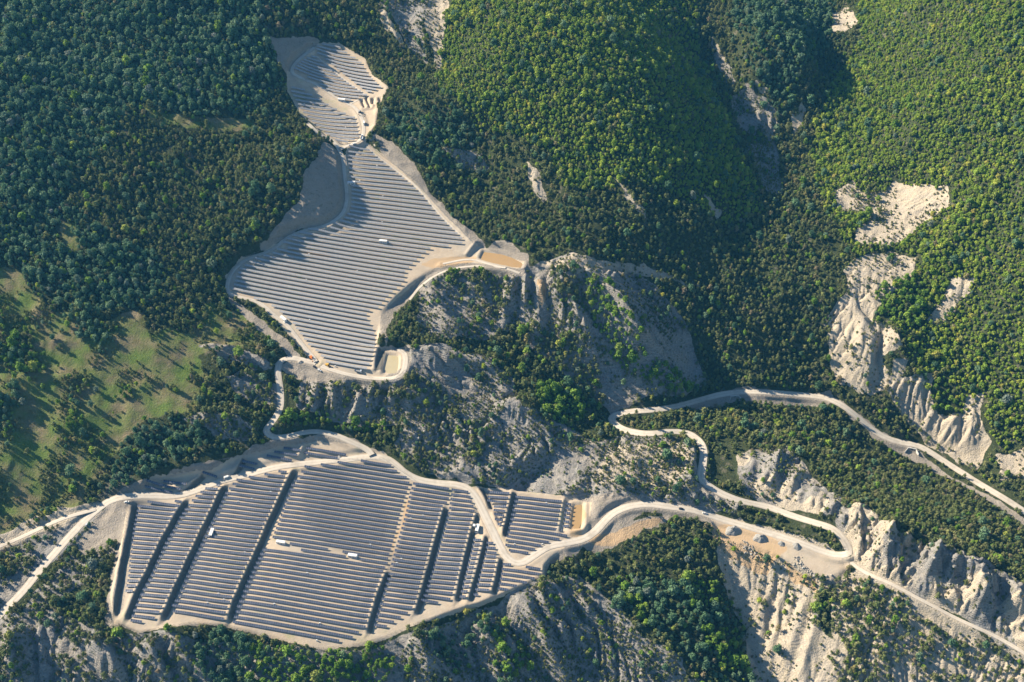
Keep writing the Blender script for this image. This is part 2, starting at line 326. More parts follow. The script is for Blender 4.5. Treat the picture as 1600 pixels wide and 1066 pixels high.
def erode(A, mask, batches=28, n=42000, steps=58):
    r = np.random.default_rng(3); A = A.astype(np.float32).copy(); ok = np.flatnonzero(mask.ravel() > 0.4); Hh, Ww = A.shape; h0 = A.copy()
    for _ in range(batches):
        k = r.choice(ok, n); x = (k % Ww) + r.random(n); y = (k // Ww) + r.random(n); x = np.clip(x, 1, Ww - 3); y = np.clip(y, 1, Hh - 3)
        dx = np.zeros(n); dy = np.zeros(n); sed = np.zeros(n, np.float32); vel = np.ones(n); flat = A.ravel()
        for st in range(steps):
            i = x.astype(np.int64); j = y.astype(np.int64); fx = x - i; fy = y - j; q = j * Ww + i
            a = flat[q]; b = flat[q + 1]; c = flat[q + Ww]; d = flat[q + Ww + 1]
            gxx = (b - a) * (1 - fy) + (d - c) * fy; gyy = (c - a) * (1 - fx) + (d - b) * fx
            h = (a * (1 - fx) + b * fx) * (1 - fy) + (c * (1 - fx) + d * fx) * fy
            dx = dx * 0.25 - gxx * 0.75; dy = dy * 0.25 - gyy * 0.75; L = np.sqrt(dx * dx + dy * dy) + 1e-6; dx /= L; dy /= L
            x = np.clip(x + dx, 1, Ww - 3); y = np.clip(y + dy, 1, Hh - 3)
            i2 = x.astype(np.int64); j2 = y.astype(np.int64); fx2 = x - i2; fy2 = y - j2; q2 = j2 * Ww + i2
            hn = (flat[q2] * (1 - fx2) + flat[q2 + 1] * fx2) * (1 - fy2) + (flat[q2 + Ww] * (1 - fx2) + flat[q2 + Ww + 1] * fx2) * fy2
            dh = hn - h; cap = np.maximum(-dh, 0.02) * vel * 0.55
            er = np.where(dh > 0, -np.minimum(dh, sed), np.where(sed > cap, -(sed - cap) * 0.25, np.minimum((cap - sed) * 0.3, -dh * 0.4)))
            sed = sed + er; er = (er * 0.16).astype(np.float32)
            for w, o in (((1 - fx) * (1 - fy), 0), (fx * (1 - fy), 1), ((1 - fx) * fy, Ww), (fx * fy, Ww + 1)):
                np.add.at(flat, q + o, -er * w)
            vel = np.minimum(np.sqrt(np.maximum(vel * vel - dh * 0.8, 0.1)), 4.0)
    D = A - h0
    return h0 + np.clip(D, -5, 2.5) * np.clip(blur(mask, 2), 0, 1)
hard = np.clip(Mgrey * 1.0 + Mpale * 0.5 + 0.7 * np.clip(raster({'p9': PALE['p9']}), 0, 1), 0, 1) * np.clip(0.85 + 1.6 * fbm(GX, GY, 45, 2, 47), 0.2, 1.5) * (1 - 0.55 * np.clip(raster({'p10': PALE['p10']}), 0, 1))
H0 = H.copy(); H = erode(H, rock); H = H0 + (H - H0) * hard
# terrace banks: level above, a low berm, a steep face to the level below (the lower side lies on the right hand)
BANKS = """
207,786 200,830 189,880 182,930 177,972|4.2|3.5
291,779 277,801 266,821 250,849 228,897 215,920 194,970|3.8|3
352,755 343,771 334,791 314,831 294,874 268,933 250,971|4|3
460,730 446,758 430,793 415,826 400,862 380,905 360,953 354,974|4|3
605,893 597,912 582,953 573,990|3.0|3
694,792 681,842 668,890 653,948 646,960|3.6|3
746,800 739,821 729,859 719,902 711,941|3.2|3
758,836 750,872 739,915 731,940|3.0|3
781,870 775,902 768,928|3.0|3
801,768 797,785 792,807 784,838|3.6|3
883,781 879,800 874,832|2.4|3
316,740 306,752 295,760 283,766 272,769|3.0|3
380,716 370,733 362,741 352,747|3.0|3
476,694 466,721|2.4|3
732,766 742,784 747,800|1.6|2.5
748,764 756,778 762,797|4|4
770,800 776,822|2.5|3
484,150 527,175 553,188|2|5
586,166 562,170 566,180 568,200|2|4
592,543 588,560 586,581|4.5|6
745,378 735,392 728,402|2.5|3
"""
NET_SHADE = np.zeros(H.shape, np.float32)  # bank faces: netting plus shade put into the ground colour
for ln in BANKS.strip().split('\n'):
    a, h, w = ln.split('|'); h = float(h); w = float(w); P = smooth_line(W2(a), 2); b = box(P, 60); L = np.hypot(*np.diff(P, axis=0).T).sum()
    d, s, arc = polydist(P, GX[b], GY[b]); sd = d * s + 0.5 * fbm(GX[b], GY[b], 9, 2, 77)
    t = sstep(-0.02, 0.05, arc / L) * sstep(-0.02, 0.05, 1 - arc / L)
    f = np.where(sd < 0, h / 2 * np.exp(np.minimum(sd, 0) / 14), -h / 2 * np.exp(-np.maximum(sd - w, 0) / 14))
    mid = (sd >= 0) & (sd <= w); f = np.where(mid, h / 2 - h * sd / w, f); f += 0.7 * np.exp(-((sd + 1.6) / 1.3) ** 2)
    endd = np.where((arc <= 0.01) | (arc >= L - 0.01), np.exp(-(d / 5) ** 2), 1)
    H[b] += (f * t * endd).astype(np.float32); NET_SHADE[b] = np.maximum(NET_SHADE[b], sstep(-0.8, 0.6, sd) * sstep(w + 1.6, w + 0.2, sd) * t * (h > 2.8) * (endd > 0.9))
# ponds and pits
PONDS = {'west_pond': ('606,553 624,553 622,583 600,583', 2.0), 'north_pond': ('756,391 782,389 800,398 817,413 814,421 792,419 749,409', 2.0), 'south_pond': ('898,788 910,786 908,826 893,826', 1.8)}
for s, dep in PONDS.values():
    P = W2(s); b = box(P, 14); d, _, _ = polydist(P, GX[b], GY[b], True); ins = inpoly(P, GX[b], GY[b]); sd = np.where(ins, -d, d); z0 = float(np.mean(sample(H, P[:, 0], P[:, 1])))
    wt = sstep(12, 4, sd); H[b] = H[b] * (1 - wt) + z0 * wt
    H[b] += np.where(sd < 4, -dep * sstep(2.5, -1.5, sd), 0) + 0.8 * np.exp(-((sd - 4) / 1.8) ** 2)
for s in ('563,155 566,154 571,166 568,167', '570,152 573,151 580,165 577,167', '580,154 584,153 584,162 580,162', '591,153 595,153 598,164 594,165'):
    P = W2(s); b = box(P, 6); d, _, _ = polydist(P, GX[b], GY[b], True); sd = np.where(inpoly(P, GX[b], GY[b]), -d, d); H[b] -= 4.2 * sstep(1.5, -1.5, sd)
# ---------------------------------------------------------------- roads: bed cut into the slope
ROADS = {
 'road': [('-60,1030 0,960 38,923 61,892 101,847 129,817 152,796 172,781 198,774 228,775 273,775 304,768 329,757 355,748 400,738 438,728 489,723 539,718 577,713 603,715 618,725 633,740 653,750 679,755 717,755 734,765 747,783 755,800 767,824 780,852 790,869 803,880 817,880 832,869 856,853 884,848 914,843 932,829 947,811 962,798 984,790 1015,787 1053,792 1091,798 1142,815 1200,832 1238,843 1276,858 1301,868 1317,870 1328,863 1326,851 1314,834 1299,824 1276,817 1238,806 1200,791 1155,783 1129,773 1104,758 1094,746 1098,727 1100,702 1091,687 1074,677 1048,674 1015,678 982,674 962,665 954,654 962,647 982,643 1023,641 1053,636 1079,629 1117,618 1155,612 1200,613 1250,616 1289,620 1311,629 1332,644 1357,667 1382,684 1408,692 1433,695 1453,705 1491,730 1542,763 1600,799 1700,865', 4.0)],
 'access_road': [('581,712 575,702 552,692 527,681 501,674 476,674 451,682 430,686 418,679 415,669 425,659 438,641 439,618 436,593 433,576 436,562 456,558 476,564 494,567', 3.4)],
 'service_track': [('492,567 514,577 542,585 572,590 598,592 618,591 630,583 634,567 633,552 622,545', 2.8), ('494,566 488,557 476,543 463,526 446,505 428,493 413,478 400,470 380,466 357,459 354,445 362,424 380,407 400,399 428,391 441,376 463,361 488,356 509,355 527,344 539,331 543,308 540,285 538,268 536,248 531,233 519,220 501,210 480,192', 2.3),
   ('531,232 549,226 562,221 569,208 568,192 562,177 555,167 537,159 521,149 501,134 470,122 451,108 471,88 491,74', 2.2), ('692,412 735,404 760,412 800,422 812,428', 1.6)],
 'dirt_track': [('1322,868 1332,884 1362,900 1403,917 1441,938 1479,958 1517,978 1555,999 1600,1027 1680,1080', 2.0), ('640,470 655,448 690,424 740,414 790,418', 1.5), ('-40,868 30,840 90,812 150,796', 2.2)],
 'gravel_path': [('495,88 509,101 542,127 575,150 562,156 545,163', 1.0), ('572,228 587,243 608,258 623,270 643,285 661,303 676,323 694,343 709,358 724,371', 0.9)]}
RL = []                                                  # kind, world centreline with height, half width
for kind, segs in ROADS.items():
    for s, hw in segs:
        P = resample(smooth_line(W2(s), 3), 3.0)
        z = sample(H, P[:, 0], P[:, 1]); n = 9
        zz = np.convolve(np.pad(z, n, mode='edge'), np.hanning(2 * n + 3)[1:-1] / np.hanning(2 * n + 3)[1:-1].sum(), 'same')[n:-n]
        if hw < 1.5: zz = z
        RL.append([kind, P, zz, hw])
for kind, P, zz, hw in RL[::-1]:
    if hw < 1.5: continue
    b0 = box(P, 14); AX = GX[b0]; D = np.full(AX.shape, 1e9, np.float32); Z = np.zeros(AX.shape, np.float32)
    for k in range(0, len(P) - 1, 12):
        Q = P[k:k + 13]; q = zz[k:k + 13]; b = box(Q, 14)
        bb = (slice(b[0].start - b0[0].start, b[0].stop - b0[0].start), slice(b[1].start - b0[1].start, b[1].stop - b0[1].start))
        L = np.r_[0, np.cumsum(np.hypot(*np.diff(Q, axis=0).T))]; d, _, arc = polydist(Q, GX[b], GY[b]); m = d < D[bb]
        D[bb] = np.where(m, d, D[bb]); Z[bb] = np.where(m, np.interp(arc, L, q), Z[bb])
    wt = sstep(hw + 5.0, hw + 0.6, D); H[b0] = H[b0] * (1 - wt) + (Z - 0.35 * sstep(hw + 1.2, hw - 0.6, D)) * wt
H = H.astype(np.float32)
def link(o, parent=None, **kw):
    COL.objects.link(o)
    if parent is not None: o.parent = parent
    for k, v in kw.items(): o[k] = v
    return o
# ---------------------------------------------------------------- what covers the ground
Msoil = raster(SOIL); Mgrass = raster(GRASS, blurn=4)
Mpad = np.zeros(H.shape, np.float32)
for P in PADW.values():
    b = box(P, 3); Mpad[b] = np.maximum(Mpad[b], inpoly(P, GX[b], GY[b]))
Mpad = np.clip(blur(Mpad, 1), 0, 1)
STAIN = raster({'a': '470,745 520,738 575,760 600,800 605,850 580,872 520,862 480,820', 'b': '600,860 650,855 700,880 690,930 640,945 600,900', 'c': '180,740 240,770 260,800 200,800 150,775'}, blurn=12)
OCHRE = raster({'a': '1113,818 1170,815 1230,860 1200,900 1140,880 1120,850', 'b': '905,845 985,818 1040,808 1020,822 960,850', 'c': '640,765 632,800 616,850 612,880 624,840 640,790', 'd': '890,790 912,788 908,840 888,838', 'e': '835,440 850,440 850,475 838,470', 'f': '745,398 690,400 660,415 690,420 740,408', 'g': '1225,880 1275,905 1285,925 1240,905', 'h': '440,388 520,398 515,404 440,396'}, blurn=3)
def mnode(nt, t, **kw):
    n = nt.nodes.new(t)
    for k, v in kw.items(): setattr(n, k, v)
    return n
def mix(nt, f, a, b, blend='MIX'):
    n = mnode(nt, 'ShaderNodeMix', data_type='RGBA', blend_type=blend)
    for sock, val in ((n.inputs[0], f), (n.inputs[6], a), (n.inputs[7], b)):
        if isinstance(val, bpy.types.NodeSocket): nt.links.new(val, sock)
        elif isinstance(val, tuple): sock.default_value = (*val, 1)
        else: sock.default_value = val
    return n.outputs[2]
def mth(nt, op, a, b=0.0, c=0.0, clamp=False):
    n = mnode(nt, 'ShaderNodeMath', operation=op, use_clamp=clamp)
    for k, val in enumerate((a, b, c)):
        if isinstance(val, bpy.types.NodeSocket): nt.links.new(val, n.inputs[k])
        else: n.inputs[k].default_value = val
    return n.outputs[0]
def noise(nt, vec, scale, detail=4, rough=0.55, out=0):
    n = mnode(nt, 'ShaderNodeTexNoise'); n.inputs['Scale'].default_value = scale; n.inputs['Detail'].default_value = detail; n.inputs['Roughness'].default_value = rough
    if vec is not None: nt.links.new(vec, n.inputs['Vector'])
    return n.outputs[out]
def ramp(nt, f, stops):
    n = mnode(nt, 'ShaderNodeValToRGB'); nt.links.new(f, n.inputs[0]); e = n.color_ramp.elements
    while len(e) < len(stops): e.new(0.5)
    for k, (p, c) in enumerate(stops): e[k].position = p; e[k].color = (*c, 1) if len(c) == 3 else c
    return n.outputs[0]
def newmat(name, rough=0.9, spec=0.15):
    m = bpy.data.materials.new(name); m.use_nodes = True; b = m.node_tree.nodes['Principled BSDF']
    b.inputs['Roughness'].default_value = rough; b.inputs['Specular IOR Level'].default_value = spec
    return m, m.node_tree, b
def ground_material():
    m, nt, b = newmat('ground_cover', 0.95, 0.08)
    geo = mnode(nt, 'ShaderNodeNewGeometry').outputs['Position']
    a1 = mnode(nt, 'ShaderNodeSeparateColor'); a2 = mnode(nt, 'ShaderNodeSeparateColor'); a3 = mnode(nt, 'ShaderNodeSeparateColor')
    for a, n in ((a1, 'cover_a'), (a2, 'cover_b'), (a3, 'cover_c')):
        at = mnode(nt, 'ShaderNodeAttribute', attribute_name=n); nt.links.new(at.outputs['Color'], a.inputs[0])
    n1 = noise(nt, geo, 0.02, 5); n2 = noise(nt, geo, 0.11, 5, 0.62); n3 = noise(nt, geo, 0.6, 4, 0.65); n4 = noise(nt, geo, 0.045, 4)
    def mask(s, soft=0.28):                              # a mask with a ragged edge
        q = mth(nt, 'ADD', s, mth(nt, 'MULTIPLY', mth(nt, 'SUBTRACT', n2, 0.5), 0.9)); q = mth(nt, 'ADD', q, mth(nt, 'MULTIPLY', mth(nt, 'SUBTRACT', n3, 0.5), 0.5))
        r = mnode(nt, 'ShaderNodeMapRange', interpolation_type='SMOOTHSTEP'); nt.links.new(q, r.inputs[0]); r.inputs[1].default_value = 0.5 - soft / 2; r.inputs[2].default_value = 0.5 + soft / 2
        return r.outputs[0]
    forest = mix(nt, ramp(nt, n2, [(0.56, (0, 0, 0)), (0.66, (0.6, 0.6, 0.6))]), ramp(nt, n3, [(0.3, (0.022, 0.034, 0.016)), (0.7, (0.065, 0.075, 0.032))]), (0.17, 0.15, 0.11))
    grass = mix(nt, ramp(nt, n4, [(0.38, (0, 0, 0)), (0.62, (1, 1, 1))]), ramp(nt, n3, [(0.3, (0.075, 0.125, 0.028)), (0.7, (0.14, 0.185, 0.045))]), ramp(nt, n2, [(0.35, (0.13, 0.12, 0.055)), (0.65, (0.23, 0.185, 0.11))]))
    grey = mix(nt, ramp(nt, n4, [(0.35, (0, 0, 0)), (0.65, (1, 1, 1))]), ramp(nt, n3, [(0.25, (0.16, 0.16, 0.155)), (0.75, (0.31, 0.30, 0.28))]), ramp(nt, n3, [(0.25, (0.22, 0.20, 0.17)), (0.75, (0.37, 0.33, 0.275))]))
    # thin beds of marl: streaks that follow the height
    sepx = mnode(nt, 'ShaderNodeSeparateXYZ'); nt.links.new(geo, sepx.inputs[0])
    wv = mth(nt, 'SINE', mth(nt, 'ADD', mth(nt, 'MULTIPLY', sepx.outputs[2], 2.2), mth(nt, 'MULTIPLY', n1, 22.0)))
    grey = mix(nt, mth(nt, 'MULTIPLY', mth(nt, 'ADD', wv, 1.0), 0.16), grey, (0.13, 0.13, 0.13))
    pale = mix(nt, ramp(nt, n2, [(0.35, (0, 0, 0)), (0.65, (1, 1, 1))]), ramp(nt, n3, [(0.25, (0.34, 0.285, 0.205)), (0.75, (0.50, 0.43, 0.32))]), ramp(nt, n3, [(0.25, (0.28, 0.25, 0.20)), (0.75, (0.42, 0.37, 0.30))]))
    pale = mix(nt, ramp(nt, noise(nt, geo, 0.33, 3, 0.7), [(0.62, (0, 0, 0)), (0.68, (0.75, 0.75, 0.75))]), pale, (0.10, 0.10, 0.05))
    soil = mix(nt, ramp(nt, n2, [(0.4, (0, 0, 0)), (0.65, (1, 1, 1))]), ramp(nt, n3, [(0.25, (0.20, 0.175, 0.145)), (0.75, (0.34, 0.30, 0.245))]), (0.30, 0.265, 0.22))
    soil = mix(nt, ramp(nt, noise(nt, geo, 0.28, 3, 0.7), [(0.60, (0, 0, 0)), (0.70, (0.6, 0.6, 0.6))]), soil, (0.13, 0.12, 0.07))
    pad = mix(nt, ramp(nt, n2, [(0.3, (0, 0, 0)), (0.7, (1, 1, 1))]), (0.385, 0.31, 0.225), (0.48, 0.395, 0.29))
    pad = mix(nt, ramp(nt, noise(nt, geo, 0.05, 6, 0.7), [(0.56, (0, 0, 0)), (0.68, (0.55, 0.55, 0.55))]), pad, (0.28, 0.29, 0.13))
    pad = mix(nt, ramp(nt, noise(nt, geo, 0.4, 5, 0.75), [(0.58, (0, 0, 0)), (0.7, (0.5, 0.5, 0.5))]), pad, (0.62, 0.56, 0.47))
    pad = mix(nt, ramp(nt, n1, [(0.45, (0, 0, 0)), (0.65, (0.6, 0.6, 0.6))]), pad, (0.33, 0.30, 0.25))
    # scrub dots on open rock
    veg = ramp(nt, noise(nt, geo, 0.22, 5, 0.7), [(0.56, (0, 0, 0)), (0.64, (1, 1, 1))])
    grey = mix(nt, mth(nt, 'MULTIPLY', veg, 0.8), grey, (0.06, 0.07, 0.03))
    c = mix(nt, mask(a2.outputs[0], 0.5), forest, grass)
    c = mix(nt, mask(a1.outputs[1], 0.22), c, grey)
    c = mix(nt, mask(a1.outputs[0], 0.22), c, pale)
    c = mix(nt, mask(a2.outputs[1], 0.2), c, soil)
    c = mix(nt, mask(a1.outputs[2], 0.1), c, pad)
    c = mix(nt, mth(nt, 'MULTIPLY', a2.outputs[2], 0.55), c, (0.17, 0.155, 0.13))
    c = mix(nt, mth(nt, 'MULTIPLY', mask(a3.outputs[0], 0.4), 0.75), c, (0.44, 0.30, 0.165))
    c = mix(nt, mth(nt, 'MULTIPLY', a3.outputs[1], 0.9), c, ramp(nt, n3, [(0.3, (0.055, 0.06, 0.055)), (0.7, (0.12, 0.115, 0.10))]))   # dark netting on the bank faces, its colour also painting in their deep shade
    nt.links.new(c, b.inputs['Base Color'])
    bp = mnode(nt, 'ShaderNodeBump'); bp.inputs['Strength'].default_value = 0.8; nt.links.new(mth(nt, 'SUBTRACT', 1.5, mth(nt, 'MULTIPLY', a1.outputs[2], 1.2)), bp.inputs['Distance'])
    rk = mth(nt, 'MAXIMUM', a1.outputs[0], a1.outputs[1]); st = mth(nt, 'SINE', mth(nt, 'ADD', mth(nt, 'MULTIPLY', sepx.outputs[2], 3.4), mth(nt, 'MULTIPLY', n2, 9.0)))
    mus = mnode(nt, 'ShaderNodeTexVoronoi', feature='DISTANCE_TO_EDGE'); mus.inputs['Scale'].default_value = 0.45; nt.links.new(geo, mus.inputs['Vector'])
    n3 = mth(nt, 'ADD', n3, mth(nt, 'ADD', mth(nt, 'MULTIPLY', a1.outputs[1], mth(nt, 'MULTIPLY', st, 0.13)), mth(nt, 'MULTIPLY', rk, mth(nt, 'MULTIPLY', mus.outputs[0], 0.45))))
    hh = mth(nt, 'ADD', n3, mth(nt, 'MULTIPLY', noise(nt, geo, 1.7, 3, 0.6), 0.4)); nt.links.new(hh, bp.inputs['Height']); nt.links.new(bp.outputs[0], b.inputs['Normal'])
    return m
def big_mesh(name, V, Q):
    m = bpy.data.meshes.new(name); V = np.ascontiguousarray(V, np.float32); Q = np.ascontiguousarray(Q, np.int32); k = Q.shape[1]
    m.vertices.add(len(V)); m.vertices.foreach_set('co', V.ravel()); m.loops.add(Q.size); m.loops.foreach_set('vertex_index', Q.ravel())
    m.polygons.add(len(Q)); m.polygons.foreach_set('loop_start', np.arange(0, Q.size, k, dtype=np.int32)); m.polygons.foreach_set('loop_total', np.full(len(Q), k, np.int32))
    m.polygons.foreach_set('use_smooth', np.zeros(len(Q), bool)); m.update(calc_edges=True); return m
# one sheet: the fine core plus ever wider rings of cells out to the horizon
ext = np.array([4, 10, 20, 36, 60, 95, 150, 230, 350, 520, 800, 1250, 2000, 3200, 5200.])
ax = np.r_[gx[0] - ext[::-1], gx, gx[-1] + ext]; ay = np.r_[gy[0] - ext[::-1], gy, gy[-1] + ext]
AX, AY = np.meshgrid(ax, ay); cxx = np.clip(AX, gx[0], gx[-1]); cyy = np.clip(AY, gy[0], gy[-1])
far = np.hypot(AX - cxx, AY - cyy); HZ = sample(H, cxx, cyy)
HZ = HZ + far * 0 + np.where(far > 0, (fbm(AX, AY, 900, 3, 90) * 0.16 * np.minimum(far, 1500)) + np.where(AY < 500, -0.12 * np.minimum(far, 500), 0.05 * np.minimum(far, 900)), 0)
nyy, nxx = AX.shape; idx = np.arange(nyy * nxx).reshape(nyy, nxx)
gm = big_mesh('hills', np.stack([AX, AY, HZ], -1).reshape(-1, 3), np.stack([idx[:-1, :-1], idx[:-1, 1:], idx[1:, 1:], idx[1:, :-1]], -1).reshape(-1, 4))
gm.polygons.foreach_set('use_smooth', np.ones(len(gm.polygons), bool))
n_e = len(ext)
def attr(name, r, g, b_):
    A = np.zeros((nyy, nxx, 4), np.float32); A[..., 3] = 1
    for k, M in enumerate((r, g, b_)):
        if M is not None: A[n_e:-n_e, n_e:-n_e, k] = M
    at = gm.color_attributes.new(name, 'FLOAT_COLOR', 'POINT'); at.data.foreach_set('color', A.ravel())
attr('cover_a', Mpale, Mgrey, Mpad); attr('cover_b', Mgrass, Msoil, STAIN); attr('cover_c', OCHRE, NET_SHADE, None)
hills = bpy.data.objects.new('hills', gm); COL.objects.link(hills); gm.materials.append(ground_material()); hills['kind'] = 'structure'
def zat(x, y): return sample(H, x, y)
# ---------------------------------------------------------------- roads
def road_material():
    m, nt, b = newmat('white_gravel', 0.9, 0.12); geo = mnode(nt, 'ShaderNodeNewGeometry').outputs['Position']
    uv = mnode(nt, 'ShaderNodeSeparateXYZ'); t = mnode(nt, 'ShaderNodeUVMap'); nt.links.new(t.outputs[0], uv.inputs[0])
    n = noise(nt, geo, 0.25, 5, 0.65); n2 = noise(nt, geo, 1.3, 3, 0.6)
    c = mix(nt, ramp(nt, n, [(0.3, (0, 0, 0)), (0.7, (1, 1, 1))]), (0.41, 0.36, 0.29), (0.52, 0.465, 0.38))
    w = mth(nt, 'ABSOLUTE', mth(nt, 'SUBTRACT', mth(nt, 'ABSOLUTE', mth(nt, 'SUBTRACT', uv.outputs[0], 0.5)), 0.2))   # two wheel tracks
    c = mix(nt, mth(nt, 'MULTIPLY', ramp(nt, w, [(0.02, (1, 1, 1)), (0.13, (0, 0, 0))]), 0.6), c, (0.58, 0.53, 0.45)); c = mix(nt, ramp(nt, noise(nt, geo, 0.07, 6, 0.7), [(0.5, (0, 0, 0)), (0.7, (0.7, 0.7, 0.7))]), c, (0.30, 0.265, 0.215))
    e = mth(nt, 'ABSOLUTE', mth(nt, 'SUBTRACT', uv.outputs[0], 0.5))
    c = mix(nt, mth(nt, 'MULTIPLY', ramp(nt, e, [(0.38, (0, 0, 0)), (0.5, (1, 1, 1))]), 0.5), c, (0.37, 0.31, 0.24))
    c = mix(nt, mth(nt, 'MULTIPLY', n2, 0.25), c, (0.34, 0.31, 0.26)); nt.links.new(c, b.inputs['Base Color']); return m
RM = road_material(); Vr = {}; 
for kind, P, zz, hw in RL:
    T = np.gradient(P, axis=0); T /= np.hypot(*T.T)[:, None] + 1e-9; N = np.stack([-T[:, 1], T[:, 0]], -1)
    wj = hw * (1 + 0.10 * fbm(P[:, 0], P[:, 1], 25, 2, 55)); V = []; U = []
    if hw < 1.5: zz = zat(P[:, 0], P[:, 1])
    prof = ((-1.0, -0.40), (-0.9, 0.02), (-0.4, 0.12), (0.4, 0.12), (0.9, 0.02), (1.0, -0.40)) if hw >= 1.5 else ((-1.1, -0.3), (-1, 0.18), (1, 0.18), (1.1, -0.3))
    for s, dz in prof:
        V.append(np.c_[P + N * (s * wj)[:, None], (zz if hw >= 1.5 else zat(*(P + N * (s * wj)[:, None]).T)) + dz]); U.append(s * 0.5 + 0.5)
    n = len(P); k = len(prof); V = np.stack(V, 1).reshape(-1, 3); idr = np.arange(n * k).reshape(n, k)
    Q = np.stack([idr[:-1, :-1], idr[:-1, 1:], idr[1:, 1:], idr[1:, :-1]], -1).reshape(-1, 4)[:, ::-1]
    m = big_mesh(kind, V, Q); uvl = m.uv_layers.new(); uu = np.tile(np.array(U, np.float32), n)[Q.ravel()]; vv = np.repeat(np.arange(n), k)[Q.ravel()] * 0.1
    uvl.data.foreach_set('uv', np.c_[uu, vv].astype(np.float32).ravel()); m.materials.append(RM); o = bpy.data.objects.new(kind, m); COL.objects.link(o); o['kind'] = 'structure'
# ---------------------------------------------------------------- water in the settling ponds
def water_material(name, col):
    m, nt, b = newmat(name, 0.12, 0.5); geo = mnode(nt, 'ShaderNodeNewGeometry').outputs['Position']; n = noise(nt, geo, 0.12, 3)
    nt.links.new(mix(nt, n, col, tuple(q * 0.85 for q in col)), b.inputs['Base Color']); return m
WM = water_material('muddy_water', (0.36, 0.235, 0.105)); WM2 = water_material('silty_water', (0.42, 0.36, 0.22))
for nm, (s, dep) in PONDS.items():
    P = W2(s); c = P.mean(0); z = float(zat(*c)) + 0.7; q = [(p - c) * 1.06 + c for p in smooth_line(np.vstack([P, P[:1]]), 1)[:-1]]
    m = bpy.data.meshes.new('water'); m.from_pydata([(a[0], a[1], z) for a in q] , [], [list(range(len(q)))]); m.materials.append(WM if nm != 'west_pond' else WM2)
    o = bpy.data.objects.new('water', m); COL.objects.link(o); o['kind'] = 'structure'
# ---------------------------------------------------------------- solar panel rows
def panel_material(name, c1, c2, line):
    m, nt, b = newmat(name, 0.22, 0.35); uv = mnode(nt, 'ShaderNodeUVMap'); s = mnode(nt, 'ShaderNodeSeparateXYZ'); nt.links.new(uv.outputs[0], s.inputs[0])
    def edge(v, step, wd):
        f = mth(nt, 'FRACT', mth(nt, 'DIVIDE', v, step)); return mth(nt, 'GREATER_THAN', mth(nt, 'ABSOLUTE', mth(nt, 'SUBTRACT', f, 0.5)), 0.5 - wd / step / 2)
    g = mth(nt, 'MAXIMUM', edge(s.outputs[0], 2.0, 0.2), edge(s.outputs[1], 1.3, 0.08))
    geo = mnode(nt, 'ShaderNodeNewGeometry').outputs['Position']; n = noise(nt, geo, 0.5, 2)
    wn = mnode(nt, 'ShaderNodeTexWhiteNoise', noise_dimensions='2D'); cv = mnode(nt, 'ShaderNodeCombineXYZ')
    nt.links.new(mth(nt, 'FLOOR', mth(nt, 'DIVIDE', s.outputs[0], 2.0)), cv.inputs[0]); nt.links.new(mth(nt, 'FLOOR', mth(nt, 'DIVIDE', s.outputs[1], 1.25)), cv.inputs[1]); nt.links.new(cv.outputs[0], wn.inputs[0])
    c = mix(nt, mth(nt, 'ADD', mth(nt, 'MULTIPLY', wn.outputs[0], 0.6), mth(nt, 'MULTIPLY', n, 0.4)), c1, c2); c = mix(nt, g, c, line)
    nt.links.new(c, b.inputs['Base Color']); nt.links.new(mth(nt, 'ADD', 0.2, mth(nt, 'MULTIPLY', wn.outputs[0], 0.15)), b.inputs['Roughness']); return m
PM_BLUE = panel_material('blue_cells', (0.026, 0.038, 0.070), (0.050, 0.066, 0.112), (0.32, 0.33, 0.35))
PM_SHEEN = panel_material('sky_sheen_cells', (0.27, 0.27, 0.265), (0.34, 0.335, 0.325), (0.43, 0.42, 0.41))  # sky reflection put into the cell colour as an even pale grey
PM_BACK, _n, _b = newmat('panel_back', 0.6); _b.inputs['Base Color'].default_value = (0.10, 0.10, 0.11, 1)
STEEL, _n, _b = newmat('galvanised_steel', 0.45, 0.5); _b.inputs['Base Color'].default_value = (0.42, 0.43, 0.44, 1); _b.inputs['Metallic'].default_value = 0.6
def clip_line(a, e, P):                                  # where a straight row enters and leaves a block
    n = np.array([-e[1], e[0]]); ts = []
    for k in range(len(P)):
        p, q = P[k - 1], P[k]; dp, dq = (p - a) @ n, (q - a) @ n
        if (dp > 0) != (dq > 0): x = p + (q - p) * dp / (dp - dq); ts.append((x - a) @ e)
    ts.sort(); return [(ts[i], ts[i + 1]) for i in range(0, len(ts) - 1, 2)]
def bgpoly(s, A=None): return W2(s)
FAM = {   # guide rows (first, last), number of steps between them
 'lower': ('540,725 626,739', '400,979 524,1002', 36, -6, 40), 'middle': ('549,231 582,237', '517,568 572,577.5', 50, -1, 52),
 'high': ('454,144 484,150', '519,219 561,226.6', 12, -2, 14), 'top west': ('491,91 510,94.5', '520,152 560,159', 11, -2, 13), 'top east': ('505,71 535,76.5', '555,131 597,138', 9, -2, 12)}
